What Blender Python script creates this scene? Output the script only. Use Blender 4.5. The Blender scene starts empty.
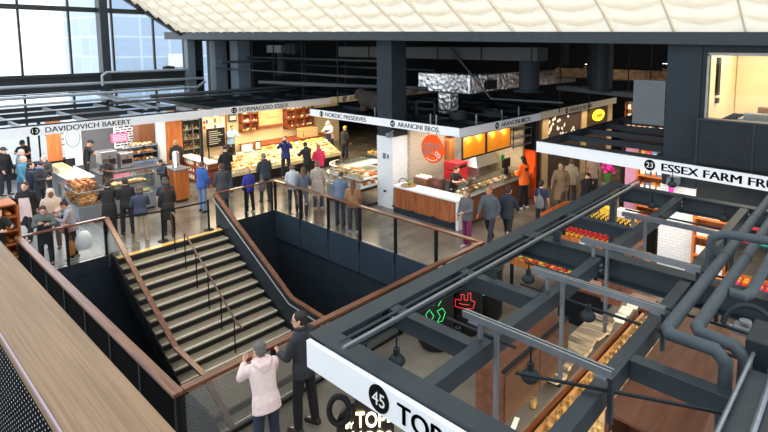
import bpy, math, random
from mathutils import Vector, Matrix
random.seed(7)
R = math.radians
scene = bpy.context.scene
col = scene.collection
PI = math.pi

# ------------------------------------------------------------------ camera numbers
F, PX, PY, H = 523., 435., 101., 5.75
pitch = math.atan(56.3 / 523); yaw = math.atan2(450, math.hypot(523, 56.3))
FWD = Vector((-math.sin(yaw) * math.cos(pitch), math.cos(yaw) * math.cos(pitch), -math.sin(pitch)))
RGT = Vector((math.cos(yaw), math.sin(yaw), 0)); UPV = RGT.cross(FWD)
CAM = Vector((0, 0, H))
def _ray(x, y): return FWD + RGT * ((x - PX) / F) + UPV * ((PY - y) / F)
def atz(x, y, z):
    d = _ray(x, y); return CAM + d * ((z - H) / d.z)

# ------------------------------------------------------------------ materials
def lin(c):
    return tuple(((v / 255) / 12.92 if v / 255 <= .04045 else (((v / 255) + .055) / 1.055) ** 2.4) for v in c) + (1,)
_mc = {}
def mat(name, rgb, rough=.6, metal=0., noise=.12, scale=6., bump=0., emit=0., coat=0., spec=.5):
    if name in _mc: return _mc[name]
    m = bpy.data.materials.new(name); m.use_nodes = True
    nt = m.node_tree; b = nt.nodes['Principled BSDF']
    c = lin(rgb)
    tc = nt.nodes.new('ShaderNodeTexCoord'); nz = nt.nodes.new('ShaderNodeTexNoise')
    nz.inputs['Scale'].default_value = scale; nz.inputs['Detail'].default_value = 4
    nt.links.new(tc.outputs['Object'], nz.inputs['Vector'])
    rp = nt.nodes.new('ShaderNodeValToRGB')
    rp.color_ramp.elements[0].position = .3; rp.color_ramp.elements[1].position = .7
    rp.color_ramp.elements[0].color = tuple(v * (1 - noise) for v in c[:3]) + (1,)
    rp.color_ramp.elements[1].color = tuple(min(1, v * (1 + noise)) for v in c[:3]) + (1,)
    nt.links.new(nz.outputs['Fac'], rp.inputs['Fac'])
    nt.links.new(rp.outputs['Color'], b.inputs['Base Color'])
    b.inputs['Roughness'].default_value = rough; b.inputs['Metallic'].default_value = metal
    b.inputs['Specular IOR Level'].default_value = spec
    if coat: b.inputs['Coat Weight'].default_value = coat
    if emit:
        nt.links.new(rp.outputs['Color'], b.inputs['Emission Color']); b.inputs['Emission Strength'].default_value = emit
    if bump:
        bp = nt.nodes.new('ShaderNodeBump'); bp.inputs['Strength'].default_value = bump; bp.inputs['Distance'].default_value = .02
        nt.links.new(nz.outputs['Fac'], bp.inputs['Height']); nt.links.new(bp.outputs['Normal'], b.inputs['Normal'])
    _mc[name] = m
    return m

def wood(name, a, b_, axis='X', rough=.35, stretch=14., scale=2.2, coat=0.):
    if name in _mc: return _mc[name]
    m = bpy.data.materials.new(name); m.use_nodes = True; nt = m.node_tree; b = nt.nodes['Principled BSDF']
    tc = nt.nodes.new('ShaderNodeTexCoord'); mp = nt.nodes.new('ShaderNodeMapping')
    s = [stretch] * 3; s['XYZ'.index(axis)] = .7
    mp.inputs['Scale'].default_value = s
    nz = nt.nodes.new('ShaderNodeTexNoise'); nz.inputs['Scale'].default_value = scale; nz.inputs['Detail'].default_value = 6
    nz.inputs['Distortion'].default_value = .6
    rp = nt.nodes.new('ShaderNodeValToRGB'); rp.color_ramp.elements[0].position = .3; rp.color_ramp.elements[1].position = .68
    rp.color_ramp.elements[0].color = lin(a); rp.color_ramp.elements[1].color = lin(b_)
    nt.links.new(tc.outputs['Object'], mp.inputs['Vector']); nt.links.new(mp.outputs['Vector'], nz.inputs['Vector'])
    nt.links.new(nz.outputs['Fac'], rp.inputs['Fac']); nt.links.new(rp.outputs['Color'], b.inputs['Base Color'])
    bp = nt.nodes.new('ShaderNodeBump'); bp.inputs['Strength'].default_value = .15; bp.inputs['Distance'].default_value = .004
    nt.links.new(nz.outputs['Fac'], bp.inputs['Height']); nt.links.new(bp.outputs['Normal'], b.inputs['Normal'])
    b.inputs['Roughness'].default_value = rough
    if coat: b.inputs['Coat Weight'].default_value = coat; b.inputs['Coat Roughness'].default_value = .25
    _mc[name] = m; return m

def tiles(name, a, b_, mortar, w, h, plane='XZ', rough=.3, mort=.012, offset=.5):
    if name in _mc: return _mc[name]
    m = bpy.data.materials.new(name); m.use_nodes = True; nt = m.node_tree; b = nt.nodes['Principled BSDF']
    tc = nt.nodes.new('ShaderNodeTexCoord'); sp = nt.nodes.new('ShaderNodeSeparateXYZ'); cb = nt.nodes.new('ShaderNodeCombineXYZ')
    ad = nt.nodes.new('ShaderNodeMath'); ad.operation = 'ADD'
    br = nt.nodes.new('ShaderNodeTexBrick'); br.offset = offset
    nt.links.new(tc.outputs['Object'], sp.inputs[0])
    if plane == 'XZ':
        nt.links.new(sp.outputs['X'], ad.inputs[0]); nt.links.new(sp.outputs['Y'], ad.inputs[1])
        nt.links.new(ad.outputs[0], cb.inputs['X']); nt.links.new(sp.outputs['Z'], cb.inputs['Y'])
    else:
        nt.links.new(sp.outputs['X'], cb.inputs['X']); nt.links.new(sp.outputs['Y'], cb.inputs['Y'])
    nt.links.new(cb.outputs[0], br.inputs['Vector'])
    br.inputs['Color1'].default_value = lin(a); br.inputs['Color2'].default_value = lin(b_); br.inputs['Mortar'].default_value = lin(mortar)
    br.inputs['Scale'].default_value = 1; br.inputs['Mortar Size'].default_value = mort * .5
    br.inputs['Brick Width'].default_value = w; br.inputs['Row Height'].default_value = h
    nt.links.new(br.outputs['Color'], b.inputs['Base Color']); b.inputs['Roughness'].default_value = rough
    _mc[name] = m; return m

def glass(name, tint=(240, 245, 245), alpha=.12, rough=.05, fres=.45):
    if name in _mc: return _mc[name]
    m = bpy.data.materials.new(name); m.use_nodes = True; nt = m.node_tree
    nt.nodes.remove(nt.nodes['Principled BSDF']); out = nt.nodes['Material Output']
    tr = nt.nodes.new('ShaderNodeBsdfTransparent'); gl = nt.nodes.new('ShaderNodeBsdfGlossy'); lw = nt.nodes.new('ShaderNodeLayerWeight')
    tr.inputs['Color'].default_value = lin(tint); gl.inputs['Roughness'].default_value = rough
    lw.inputs['Blend'].default_value = .25
    ma = nt.nodes.new('ShaderNodeMath'); ma.operation = 'MULTIPLY_ADD'; ma.inputs[1].default_value = fres; ma.inputs[2].default_value = alpha * .3
    nt.links.new(lw.outputs['Fresnel'], ma.inputs[0])
    mx = nt.nodes.new('ShaderNodeMixShader'); nt.links.new(ma.outputs[0], mx.inputs[0])
    nt.links.new(tr.outputs[0], mx.inputs[1]); nt.links.new(gl.outputs[0], mx.inputs[2])
    nt.links.new(mx.outputs[0], out.inputs['Surface'])
    _mc[name] = m; return m

def perforated(name, base, hole, pitch, rad, through):
    """a regular grid of round holes in a dark sheet; through = how clear the holes are"""
    if name in _mc: return _mc[name]
    m = bpy.data.materials.new(name); m.use_nodes = True; nt = m.node_tree; b = nt.nodes['Principled BSDF']; out = nt.nodes['Material Output']
    tc = nt.nodes.new('ShaderNodeTexCoord'); sp = nt.nodes.new('ShaderNodeSeparateXYZ'); nt.links.new(tc.outputs['Object'], sp.inputs[0])
    def mth(op, i, v=None, j=None):
        n = nt.nodes.new('ShaderNodeMath'); n.operation = op; nt.links.new(i, n.inputs[0])
        if v is not None: n.inputs[1].default_value = v
        if j is not None: nt.links.new(j, n.inputs[1])
        return n.outputs[0]
    u = mth('ADD', sp.outputs['X'], None, sp.outputs['Y']); v = sp.outputs['Z']
    row = mth('FLOOR', mth('DIVIDE', v, pitch)); odd = mth('MULTIPLY', mth('MODULO', mth('ADD', row, 1000), 2), .5)
    fu = mth('SUBTRACT', mth('FRACT', mth('ADD', mth('DIVIDE', u, pitch), None, odd)), .5)
    fv = mth('SUBTRACT', mth('FRACT', mth('DIVIDE', v, pitch)), .5)
    d = mth('SQRT', mth('ADD', mth('MULTIPLY', fu, None, fu), None, mth('MULTIPLY', fv, None, fv)))
    hole_f = mth('LESS_THAN', d, rad)
    b.inputs['Base Color'].default_value = lin(base); b.inputs['Metallic'].default_value = 0; b.inputs['Roughness'].default_value = .95; b.inputs['Specular IOR Level'].default_value = .06
    if through:
        tr = nt.nodes.new('ShaderNodeBsdfTransparent'); mx = nt.nodes.new('ShaderNodeMixShader')
        nt.links.new(hole_f, mx.inputs[0]); nt.links.new(b.outputs[0], mx.inputs[1]); nt.links.new(tr.outputs[0], mx.inputs[2])
        nt.links.new(mx.outputs[0], out.inputs['Surface'])
    else:
        mc = nt.nodes.new('ShaderNodeMix'); mc.data_type = 'RGBA'
        nt.links.new(hole_f, mc.inputs['Factor']); mc.inputs[6].default_value = lin(base); mc.inputs[7].default_value = lin(hole)
        nt.links.new(mc.outputs[2], b.inputs['Base Color'])
    _mc[name] = m; return m

STEEL = mat('painted_steel', (43, 52, 58), .42, .1, .12, 5, spec=.32)
STEEL_D = mat('dark_painted_steel', (36, 42, 46), .55, .05, .12, 4, spec=.2)
BLACK = mat('matt_black', (20, 21, 23), .6, 0, .15, 8, spec=.25)
GALV = mat('galvanised_metal', (132, 138, 143), .32, .6, .1, 9)
PIPE = mat('grey_pipe_lagging', (66, 74, 79), .6, 0, .1, 6, spec=.25)
SIGNW = mat('white_sign_panel', (238, 240, 243), .45, 0, .02, 3)
INK = mat('black_lettering', (10, 10, 13), .8, 0, .05, spec=.1)
WHITE = mat('white_paint', (232, 232, 228), .5, 0, .03)
CREAM = mat('cream_wall', (236, 216, 172), .7, 0, .05, 2)
RAILW = wood('varnished_handrail_wood', (74, 40, 25), (130, 78, 50), 'Y', .3, 10, 2.2, .4)
RAILWX = wood('varnished_handrail_wood_x', (74, 40, 25), (130, 78, 50), 'X', .3, 10, 2.2, .4)
LEDGEW = wood('pale_oak_ledge', (104, 78, 50), (134, 105, 72), 'X', .55, 55, 3.4)
ORANGEW = wood('orange_wood_panel', (160, 84, 36), (204, 120, 58), 'Z', .45, 8, 2)
BROWNW = wood('brown_cabinet_veneer', (92, 54, 36), (128, 80, 56), 'Y', .4, 6, 1.6)
REDW = wood('reddish_wood', (110, 52, 30), (156, 82, 46), 'Y', .5, 8, 2)
SLATW = wood('counter_slats', (124, 64, 32), (184, 108, 62), 'Z', .5, 9, 1.6)
GLASS = glass('clear_glass')
RAILG = glass('railing_glass', (251, 252, 252), .1, .1, .26)
WING = glass('window_glass', (255, 255, 255), .02, .02, .12)
STAINLESS = mat('brushed_stainless', (176, 178, 180), .28, .9, .08, 12)
TILEW = tiles('white_wall_tiles', (232, 234, 236), (222, 225, 228), (200, 204, 208), .17, .07)

# ------------------------------------------------------------------ mesh builder
class MB:
    def __init__(s): s.v = []; s.f = []; s.mi = []; s.cur = 0
    def add(s, vs, fs):
        b = len(s.v); s.v += [tuple(p) for p in vs]; s.f += [tuple(b + i for i in f) for f in fs]; s.mi += [s.cur] * len(fs); return s
    def box(s, x0, x1, y0, y1, z0, z1):
        vs = [(x, y, z) for z in (z0, z1) for y in (y0, y1) for x in (x0, x1)]
        return s.add(vs, [(0, 2, 3, 1), (4, 5, 7, 6), (0, 1, 5, 4), (2, 6, 7, 3), (0, 4, 6, 2), (1, 3, 7, 5)])
    def bar(s, p0, p1, w, h, up=(0, 0, 1)):
        p0, p1 = Vector(p0), Vector(p1); d = (p1 - p0).normalized(); u = Vector(up)
        if abs(d.dot(u)) > .99: u = Vector((0, 1, 0))
        a = d.cross(u).normalized(); u = a.cross(d).normalized()
        vs = []
        for p in (p0, p1):
            for i, j in ((-1, -1), (1, -1), (1, 1), (-1, 1)): vs.append(p + a * (i * w / 2) + u * (j * h / 2))
        return s.add(vs, [(0, 1, 2, 3), (7, 6, 5, 4), (0, 4, 5, 1), (1, 5, 6, 2), (2, 6, 7, 3), (3, 7, 4, 0)])
    def ibeam(s, p0, p1, w, h, t=.016):
        """I section: two flanges and a web, the top flange at the line given"""
        p0, p1 = Vector(p0), Vector(p1); dz = Vector((0, 0, 1))
        s.bar(p0 - dz * t / 2, p1 - dz * t / 2, w, t); s.bar(p0 - dz * (h - t / 2), p1 - dz * (h - t / 2), w, t)
        s.bar(p0 - dz * h / 2, p1 - dz * h / 2, t * 1.2, h - t)
        return s
    def pipe(s, path, r, n=10, caps=True):
        path = [Vector(p) for p in path]; rr = r if isinstance(r, (list, tuple)) else [r] * len(path)
        rings = []; prev = None
        for i, p in enumerate(path):
            if i == 0: d = path[1] - p
            elif i == len(path) - 1: d = p - path[i - 1]
            else: d = (path[i + 1] - p).normalized() + (p - path[i - 1]).normalized()
            d = d.normalized()
            if prev is None:
                a = d.cross(Vector((0, 0, 1))) if abs(d.z) < .95 else d.cross(Vector((0, 1, 0)))
            else: a = prev - d * prev.dot(d)
            a = a.normalized(); prev = a; b = d.cross(a)
            k = 1.0
            if 0 < i < len(path) - 1:
                c = d.dot((path[i + 1] - p).normalized()); k = 1.0 / max(.6, c) if c < .98 else 1
            rings.append([p + (a * math.cos(2 * PI * j / n) + b * math.sin(2 * PI * j / n)) * rr[i] for j in range(n)])
        return s.rings(rings, caps)
    def rings(s, rings, caps=True):
        n = len(rings[0]); vs = [p for r in rings for p in r]; fs = []
        for i in range(len(rings) - 1):
            for j in range(n): fs.append((i * n + j, i * n + (j + 1) % n, (i + 1) * n + (j + 1) % n, (i + 1) * n + j))
        if caps: fs.append(tuple(range(n - 1, -1, -1))); fs.append(tuple((len(rings) - 1) * n + j for j in range(n)))
        return s.add(vs, fs)
    def lathe(s, prof, c=(0, 0, 0), n=12, ax='z', sx=1, sy=1):
        rings = []
        for r, z in prof:
            ring = []
            for j in range(n):
                a = 2 * PI * j / n; p = (r * math.cos(a) * sx, r * math.sin(a) * sy, z)
                if ax == 'x': p = (p[2], p[0], p[1])
                if ax == 'y': p = (p[1], p[2], p[0])
                ring.append((p[0] + c[0], p[1] + c[1], p[2] + c[2]))
            rings.append(ring)
        return s.rings(rings)
    def ell(s, c, rad, n=10, m=7):
        prof = [(math.sin(PI * i / m) if 0 < i < m else .02, -math.cos(PI * i / m)) for i in range(m + 1)]
        rings = [[(c[0] + rad[0] * r * math.cos(2 * PI * j / n), c[1] + rad[1] * r * math.sin(2 * PI * j / n), c[2] + rad[2] * z) for j in range(n)] for r, z in prof]
        return s.rings(rings)
    def prism(s, poly, o, u, v, th):
        """outline poly in the plane (u, v) at o, given thickness th along the normal"""
        o, u, v = Vector(o), Vector(u), Vector(v); nrm = u.cross(v).normalized(); n = len(poly)
        vs = [o + u * a + v * b for a, b in poly] + [o + u * a + v * b + nrm * th for a, b in poly]
        fs = [tuple(range(n - 1, -1, -1)), tuple(range(n, 2 * n))] + [(i, (i + 1) % n, n + (i + 1) % n, n + i) for i in range(n)]
        return s.add(vs, fs)
    def mesh(s, name, mats, smooth=False):
        me = bpy.data.meshes.new(name); me.from_pydata(s.v, [], s.f); me.update()
        for m in (mats if isinstance(mats, (list, tuple)) else [mats]): me.materials.append(m)
        for p, i in zip(me.polygons, s.mi): p.material_index = i
        if smooth: me.polygons.foreach_set('use_smooth', [True] * len(me.polygons))
        return me
    def o(s, name, mats, parent=None, smooth=False, bevel=0., label=None, local=False):
        off = Vector((0, 0, 0)); q = parent
        if not local:
            while q is not None: off += q.location; q = q.parent
        if off.length: s.v = [tuple(Vector(p) - off) for p in s.v]
        ob = bpy.data.objects.new(name, s.mesh(name, mats, smooth)); col.objects.link(ob)
        if parent is not None: ob.parent = parent
        if bevel:
            md = ob.modifiers.new('bevel', 'BEVEL'); md.width = bevel; md.segments = 2; md.limit_method = 'ANGLE'
        if smooth and len(s.f) > 3:
            try: ob.data.set_sharp_from_angle(angle=R(45))
            except Exception: pass
        if label: ob['label'] = label
        return ob

def recenter(ob):
    """move a single-mesh thing's origin to its base centre"""
    vs = [v.co for v in ob.data.vertices]
    c = Vector(((min(v.x for v in vs) + max(v.x for v in vs)) / 2, (min(v.y for v in vs) + max(v.y for v in vs)) / 2, min(v.z for v in vs)))
    ob.data.transform(Matrix.Translation(-c)); ob.location = ob.location + c; return ob
def tag(ob, label, cat, group=None, kind=None):
    ob['label'] = label; ob['category'] = cat
    if group: ob['group'] = group
    if kind: ob['kind'] = kind
    return ob
def thing(name, label, cat, loc=(0, 0, 0), group=None, rz=0):
    e = bpy.data.objects.new(name, None); e.empty_display_size = .1; col.objects.link(e)
    e.location = loc; e.rotation_euler = (0, 0, rz)
    return tag(e, label, cat, group)
def struct(ob, label=None):
    ob['kind'] = 'structure'
    if label: ob['label'] = label
    return ob
_kids = {}
def dup(root, loc, rz=0, label=None, group=None, rx=0, ry=0, sc=None):
    r = root.copy(); col.objects.link(r); r.location = loc; r.rotation_euler = (rx, ry, rz)
    if sc: r.scale = sc if isinstance(sc, (tuple, list)) else (sc,) * 3
    if label: r['label'] = label
    if group: r['group'] = group
    if root.name not in _kids: _kids[root.name] = [(c, list(c.children)) for c in root.children]
    for c, gs in _kids[root.name]:
        k = c.copy(); col.objects.link(k); k.parent = r
        for g in gs:
            d = g.copy(); col.objects.link(d); d.parent = k
    return r
class Proto:
    """first placement moves the model itself, the next ones copy it"""
    def __init__(s, root): s.root = root; s.used = False
    def put(s, loc, rz=0, label=None, group=None, rx=0, ry=0, sc=None):
        if not s.used:
            s.used = True; r = s.root; r.location = loc; r.rotation_euler = (rx, ry, rz)
            if sc: r.scale = sc if isinstance(sc, (tuple, list)) else (sc,) * 3
            if label: r['label'] = label
            if group: r['group'] = group
            return r
        return dup(s.root, loc, rz, label, group, rx, ry, sc)

# ------------------------------------------------------------------ lettering
def text_mesh(txt, ext=.01):
    cu = bpy.data.curves.new('t', 'FONT'); cu.body = txt; cu.extrude = ext; cu.resolution_u = 4
    ob = bpy.data.objects.new('t', cu); col.objects.link(ob)
    dg = bpy.context.evaluated_depsgraph_get(); me = bpy.data.meshes.new_from_object(ob.evaluated_get(dg))
    bpy.data.objects.remove(ob); bpy.data.curves.remove(cu)
    return me
def lettering(txt, org, u, v, width, height, m, parent, depth=.006, bold=.02, name='lettering'):
    """letters set in the plane (u, v), lower left corner at org, standing out along u x v"""
    me = text_mesh(txt)
    if bold:                                    # bolder strokes: copies set a little left and right
        vs = [tuple(p.co) for p in me.vertices]; fs = [tuple(f.vertices) for f in me.polygons]; n = len(vs)
        dx = bold * 1.6; me = bpy.data.meshes.new('t')
        me.from_pydata([(x + k * dx, y, z) for k in (-1, 0, 1) for x, y, z in vs], [], [tuple(i + k * n for i in f) for k in range(3) for f in fs]); me.update()
    xs = [p.co.x for p in me.vertices]; ys = [p.co.y for p in me.vertices]
    x0, x1, y0, y1 = min(xs), max(xs), min(ys), max(ys)
    u, v, org = Vector(u).normalized(), Vector(v).normalized(), Vector(org); n = u.cross(v)
    off = Vector((0, 0, 0)); q = parent
    while q is not None: off += q.location; q = q.parent
    if width is None: width = (x1 - x0) / (y1 - y0) * height
    for p in me.vertices:
        c = p.co.copy()
        p.co = org + u * ((c.x - x0) / (x1 - x0) * width) + v * ((c.y - y0) / (y1 - y0) * height) + n * (.001 + depth * (1 if c.z > 0 else 0)) - off
    me.materials.clear(); me.materials.append(m)
    ob = bpy.data.objects.new(name, me); col.objects.link(ob); ob.parent = parent
    return ob
# ------------------------------------------------------------------ people
def remesh(mb, vox, smooth=3, name='m'):
    me = bpy.data.meshes.new(name); me.from_pydata(mb.v, [], mb.f); me.update()
    ob = bpy.data.objects.new('tmp', me); col.objects.link(ob)
    a = ob.modifiers.new('r', 'REMESH'); a.mode = 'VOXEL'; a.voxel_size = vox
    b = ob.modifiers.new('s', 'SMOOTH'); b.factor = .5; b.iterations = smooth
    dg = bpy.context.evaluated_depsgraph_get(); out = bpy.data.meshes.new_from_object(ob.evaluated_get(dg))
    out.name = name; bpy.data.objects.remove(ob); bpy.data.meshes.remove(me)
    out.polygons.foreach_set('use_smooth', [True] * len(out.polygons))
    return out

# arm = (pitch forward, abduction, elbow bend, inward swing of forearm); leg = (thigh forward, knee bend, splay)
POSES = {
    'stand': dict(lean=1, al=(4, 9, 14, 10), ar=(8, 9, 22, 15), ll=(2, 3, 3), lr=(-1, 3, 4), head=(4, 0)),
    'relax': dict(lean=3, al=(10, 10, 70, 35), ar=(6, 9, 20, 10), ll=(7, 8, 4), lr=(-3, 2, 3), head=(10, 15)),
    'wait': dict(lean=2, al=(14, 12, 80, 45), ar=(14, 12, 80, 45), ll=(2, 2, 4), lr=(2, 4, 5), head=(14, -10)),
    'walk': dict(lean=4, al=(-22, 8, 22, 5), ar=(22, 8, 30, 10), ll=(24, 8, 2), lr=(-20, 22, 2), head=(4, 0)),
    'phone': dict(lean=0, al=(62, 18, 112, 38), ar=(62, 18, 112, 38), ll=(1, 2, 4), lr=(-1, 2, 4), head=(0, 0)),
    'rail': dict(lean=14, al=(42, 12, 66, 30), ar=(38, 12, 62, 34), ll=(-2, 4, 4), lr=(6, 12, 4), head=(4, 10)),
    'work': dict(lean=9, al=(36, 12, 52, 18), ar=(40, 12, 58, 22), ll=(1, 3, 4), lr=(-2, 3, 4), head=(22, 0)),
    'look': dict(lean=5, al=(22, 10, 85, 32), ar=(24, 10, 95, 40), ll=(3, 4, 3), lr=(-3, 2, 3), head=(30, 0)),
    'profile': dict(lean=2, al=(16, 10, 66, 25), ar=(6, 8, 24, 10), ll=(3, 4, 4), lr=(-4, 2, 5), head=(2, 28)),
}
def solve(pose):
    P = POSES[pose]; J = {}
    def legdir(a, sp, sgn): a, sp = R(a), R(sp); return Vector((sgn * math.sin(sp), math.sin(a) * math.cos(sp), -math.cos(a) * math.cos(sp)))
    legs = {}; low = 0
    for sgn, k in ((-1, 'll'), (1, 'lr')):
        th, kn, sp = P[k]; t = legdir(th, sp, sgn) * .43; s = legdir(th - kn, sp * .3, sgn) * .42
        legs[k] = (t, s); low = min(low, t.z + s.z)
    hz = -low + .085
    J['hip'] = Vector((0, 0, hz + .03))
    for sgn, k in ((-1, 'll'), (1, 'lr')):
        h = Vector((sgn * .092, 0, hz)); J[k] = [h, h + legs[k][0], h + legs[k][0] + legs[k][1]]
        J[k + 'lift'] = J[k][2].z - .085
    L = R(P['lean']); M = Matrix.Rotation(-L, 4, 'X'); base = J['hip']
    def T(x, y, z): return base + M @ Vector((x, y, z - .92))      # z as on a 1.72 m upright figure
    J['T'] = T
    for sgn, k in ((-1, 'al'), (1, 'ar')):
        p, ab, el, inn = (R(v) for v in P[k]); p2 = p
        s = T(sgn * .178, -.005, 1.405)
        u = Vector((sgn * math.sin(ab), math.sin(p) * math.cos(ab), -math.cos(p) * math.cos(ab))); e = s + u * .29
        q = p + el; f = Vector((-sgn * math.sin(inn) * min(1, el), math.sin(q), -math.cos(q)))
        f.normalize(); w = e + f * .245
        J[k] = [s, e, w, f]
    nd, tn = P['head']; J['neck'] = T(0, .0, 1.47)
    HM = Matrix.Rotation(-L * .4 - R(nd), 4, 'X'); HM = Matrix.Rotation(R(tn), 4, 'Z') @ HM
    hc = J['neck'] + (HM @ Vector((0, .02, .135))); J['hc'] = hc; J['HM'] = HM
    J['Hd'] = lambda x, y, z: hc + HM @ Vector((x, y, z))
    return J
def ering(c, xa, ya, rx, ry, n=14): return [c + xa * (rx * math.cos(2 * PI * j / n)) + ya * (ry * math.sin(2 * PI * j / n)) for j in range(n)]
def torso(mb, J, prof, T=None):
    T = T or J['T']; rings = []
    for z, rx, ry, yo in prof:
        c = T(0, yo, z); xa = T(1, yo, z) - c; ya = T(0, yo + 1, z) - c
        rings.append(ering(c, xa, ya, rx, ry))
    mb.rings(rings)
def limb(mb, pts, rad):
    a = Vector(pts[0]) - (Vector(pts[1]) - Vector(pts[0])).normalized() * rad[0] * .6; b = Vector(pts[-1]) + (Vector(pts[-1]) - Vector(pts[-2])).normalized() * rad[-1] * .4
    P = [a]; Q = [rad[0] * .55]
    for i, p in enumerate(pts):
        P.append(Vector(p)); Q.append(rad[i])
        if i + 1 < len(pts): P.append(Vector(p).lerp(Vector(pts[i + 1]), .35)); Q.append(rad[i] * .6 + rad[i + 1] * .4 + .004)
    P.append(b); Q.append(rad[-1] * .6)
    mb.pipe(P, Q, 12)
BODY = [(.78, .10, .085, 0), (.84, .155, .105, -.005), (.92, .165, .115, -.01), (1.04, .138, .098, 0), (1.16, .148, .105, .005), (1.28, .162, .112, .008), (1.38, .165, .095, 0), (1.43, .12, .075, -.005), (1.47, .062, .062, 0), (1.54, .056, .06, .01), (1.58, .05, .055, .02)]
HEADP = [(-.118, .026, .03, .05), (-.1, .048, .058, .03), (-.06, .064, .084, .012), (-.01, .073, .096, .0), (.045, .076, .099, -.006), (.085, .064, .085, -.01), (.11, .04, .052, -.012), (.12, .015, .02, -.012)]
_body = {}
def body_mesh(pose, fine=False):
    key = (pose, fine)
    if key in _body: return _body[key]
    J = solve(pose); m = MB()
    torso(m, J, BODY)
    rings = []
    for z, rx, ry, yo in HEADP:
        c = J['Hd'](0, yo, z); rings.append(ering(c, J['HM'].to_3x3() @ Vector((1, 0, 0)), J['HM'].to_3x3() @ Vector((0, 1, 0)), rx, ry, 16))
    m.rings(rings)
    m.pipe([J['neck'] - Vector((0, 0, .05)), J['Hd'](0, -.01, -.05)], .056, 12)
    m.pipe([J['Hd'](0, .088, .02), J['Hd'](0, .108, -.012), J['Hd'](0, .112, -.03), J['Hd'](0, .085, -.038)], [.008, .012, .016, .010], 8)     # nose
    m.pipe([J['Hd'](-.03, .082, .032), J['Hd'](.03, .082, .032)], .011, 8)                                                              # brow
    m.pipe([J['Hd'](-.022, .083, -.062), J['Hd'](0, .09, -.06), J['Hd'](.022, .083, -.062)], .009, 8)                                  # mouth
    for s in (-1, 1):
        m.pipe([J['Hd'](s * .076, -.01, .022), J['Hd'](s * .083, -.016, 0), J['Hd'](s * .076, -.006, -.035)], [.012, .015, .010], 8)   # ear
    for k in ('ll', 'lr'):
        h, kn, an = J[k]; limb(m, [h, kn, an], [.088, .056, .04])
        cm = kn.lerp(an, .3); m.ell(cm - Vector((0, .012, 0)), (.05, .056, .11))
        m.pipe([an + Vector((0, -.045, -.04)), an + Vector((0, .03, -.035)), an + Vector((0, .13, -.06)), an + Vector((0, .17, -.065))], [.036, .04, .034, .02], 10)
    for sgn, k in ((-1, 'al'), (1, 'ar')):
        s, e, w, f = J[k]; limb(m, [s + Vector((-sgn * .012, 0, -.01)), e, w], [.046, .038, .028])
        t = Vector((0, .6, .8)); t = (t - f * t.dot(f)).normalized(); nn = f.cross(t).normalized()
        pe = w + f * .095
        m.rings([ering(w - f * .01, t, nn, .027, .02, 10), ering(w + f * .03, t, nn, .036, .018, 10), ering(w + f * .075, t, nn, .043, .016, 10), ering(pe, t, nn, .042, .013, 10)])
        pal = nn * (1 if nn.dot(Vector((-sgn, 0, 0))) > 0 else -1)
        for i, (ln, o) in enumerate(((.072, .033), (.082, .011), (.076, -.011), (.06, -.033))):
            b = pe - f * .012 + t * o; d1 = (f + t * o * 1.6).normalized(); k1 = b + d1 * ln * .5; k2 = k1 + (d1 * .8 + pal * .45).normalized() * ln * .35; k3 = k2 + (d1 * .4 + pal * .8).normalized() * ln * .3
            m.pipe([b, k1, k2, k3], [.0095, .009, .0082, .007], 8)
        b = w + f * .03 + t * .03; k1 = b + (f * .6 + t * .8 + pal * .3).normalized() * .04; k2 = k1 + (f * .9 + t * .25 + pal * .3).normalized() * .034
        m.pipe([b, k1, k2], [.014, .0115, .009], 8)
    me = remesh(m, .0075 if fine else .0125, 2, 'body')
    me.materials.clear(); me.materials.append(None); me.materials.append(EYE); me.materials.append(LIP)
    eyes = [J['Hd'](s * .032, .088, .012) for s in (-1, 1)]; mo = J['Hd'](0, .094, -.062)
    for p in me.polygons:
        c = p.center
        if min((c - e).length for e in eyes) < .0125: p.material_index = 1
        elif abs((c - mo).length) < .021 and abs((J['HM'].to_3x3().inverted() @ (c - mo)).z) < .008: p.material_index = 2
        else: p.material_index = 0
    _body[key] = me; return me
EYE = mat('eye', (40, 32, 28), .3, 0, .05); LIP = mat('lips', (150, 84, 76), .5, 0, .05)
_cl = {}
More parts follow.
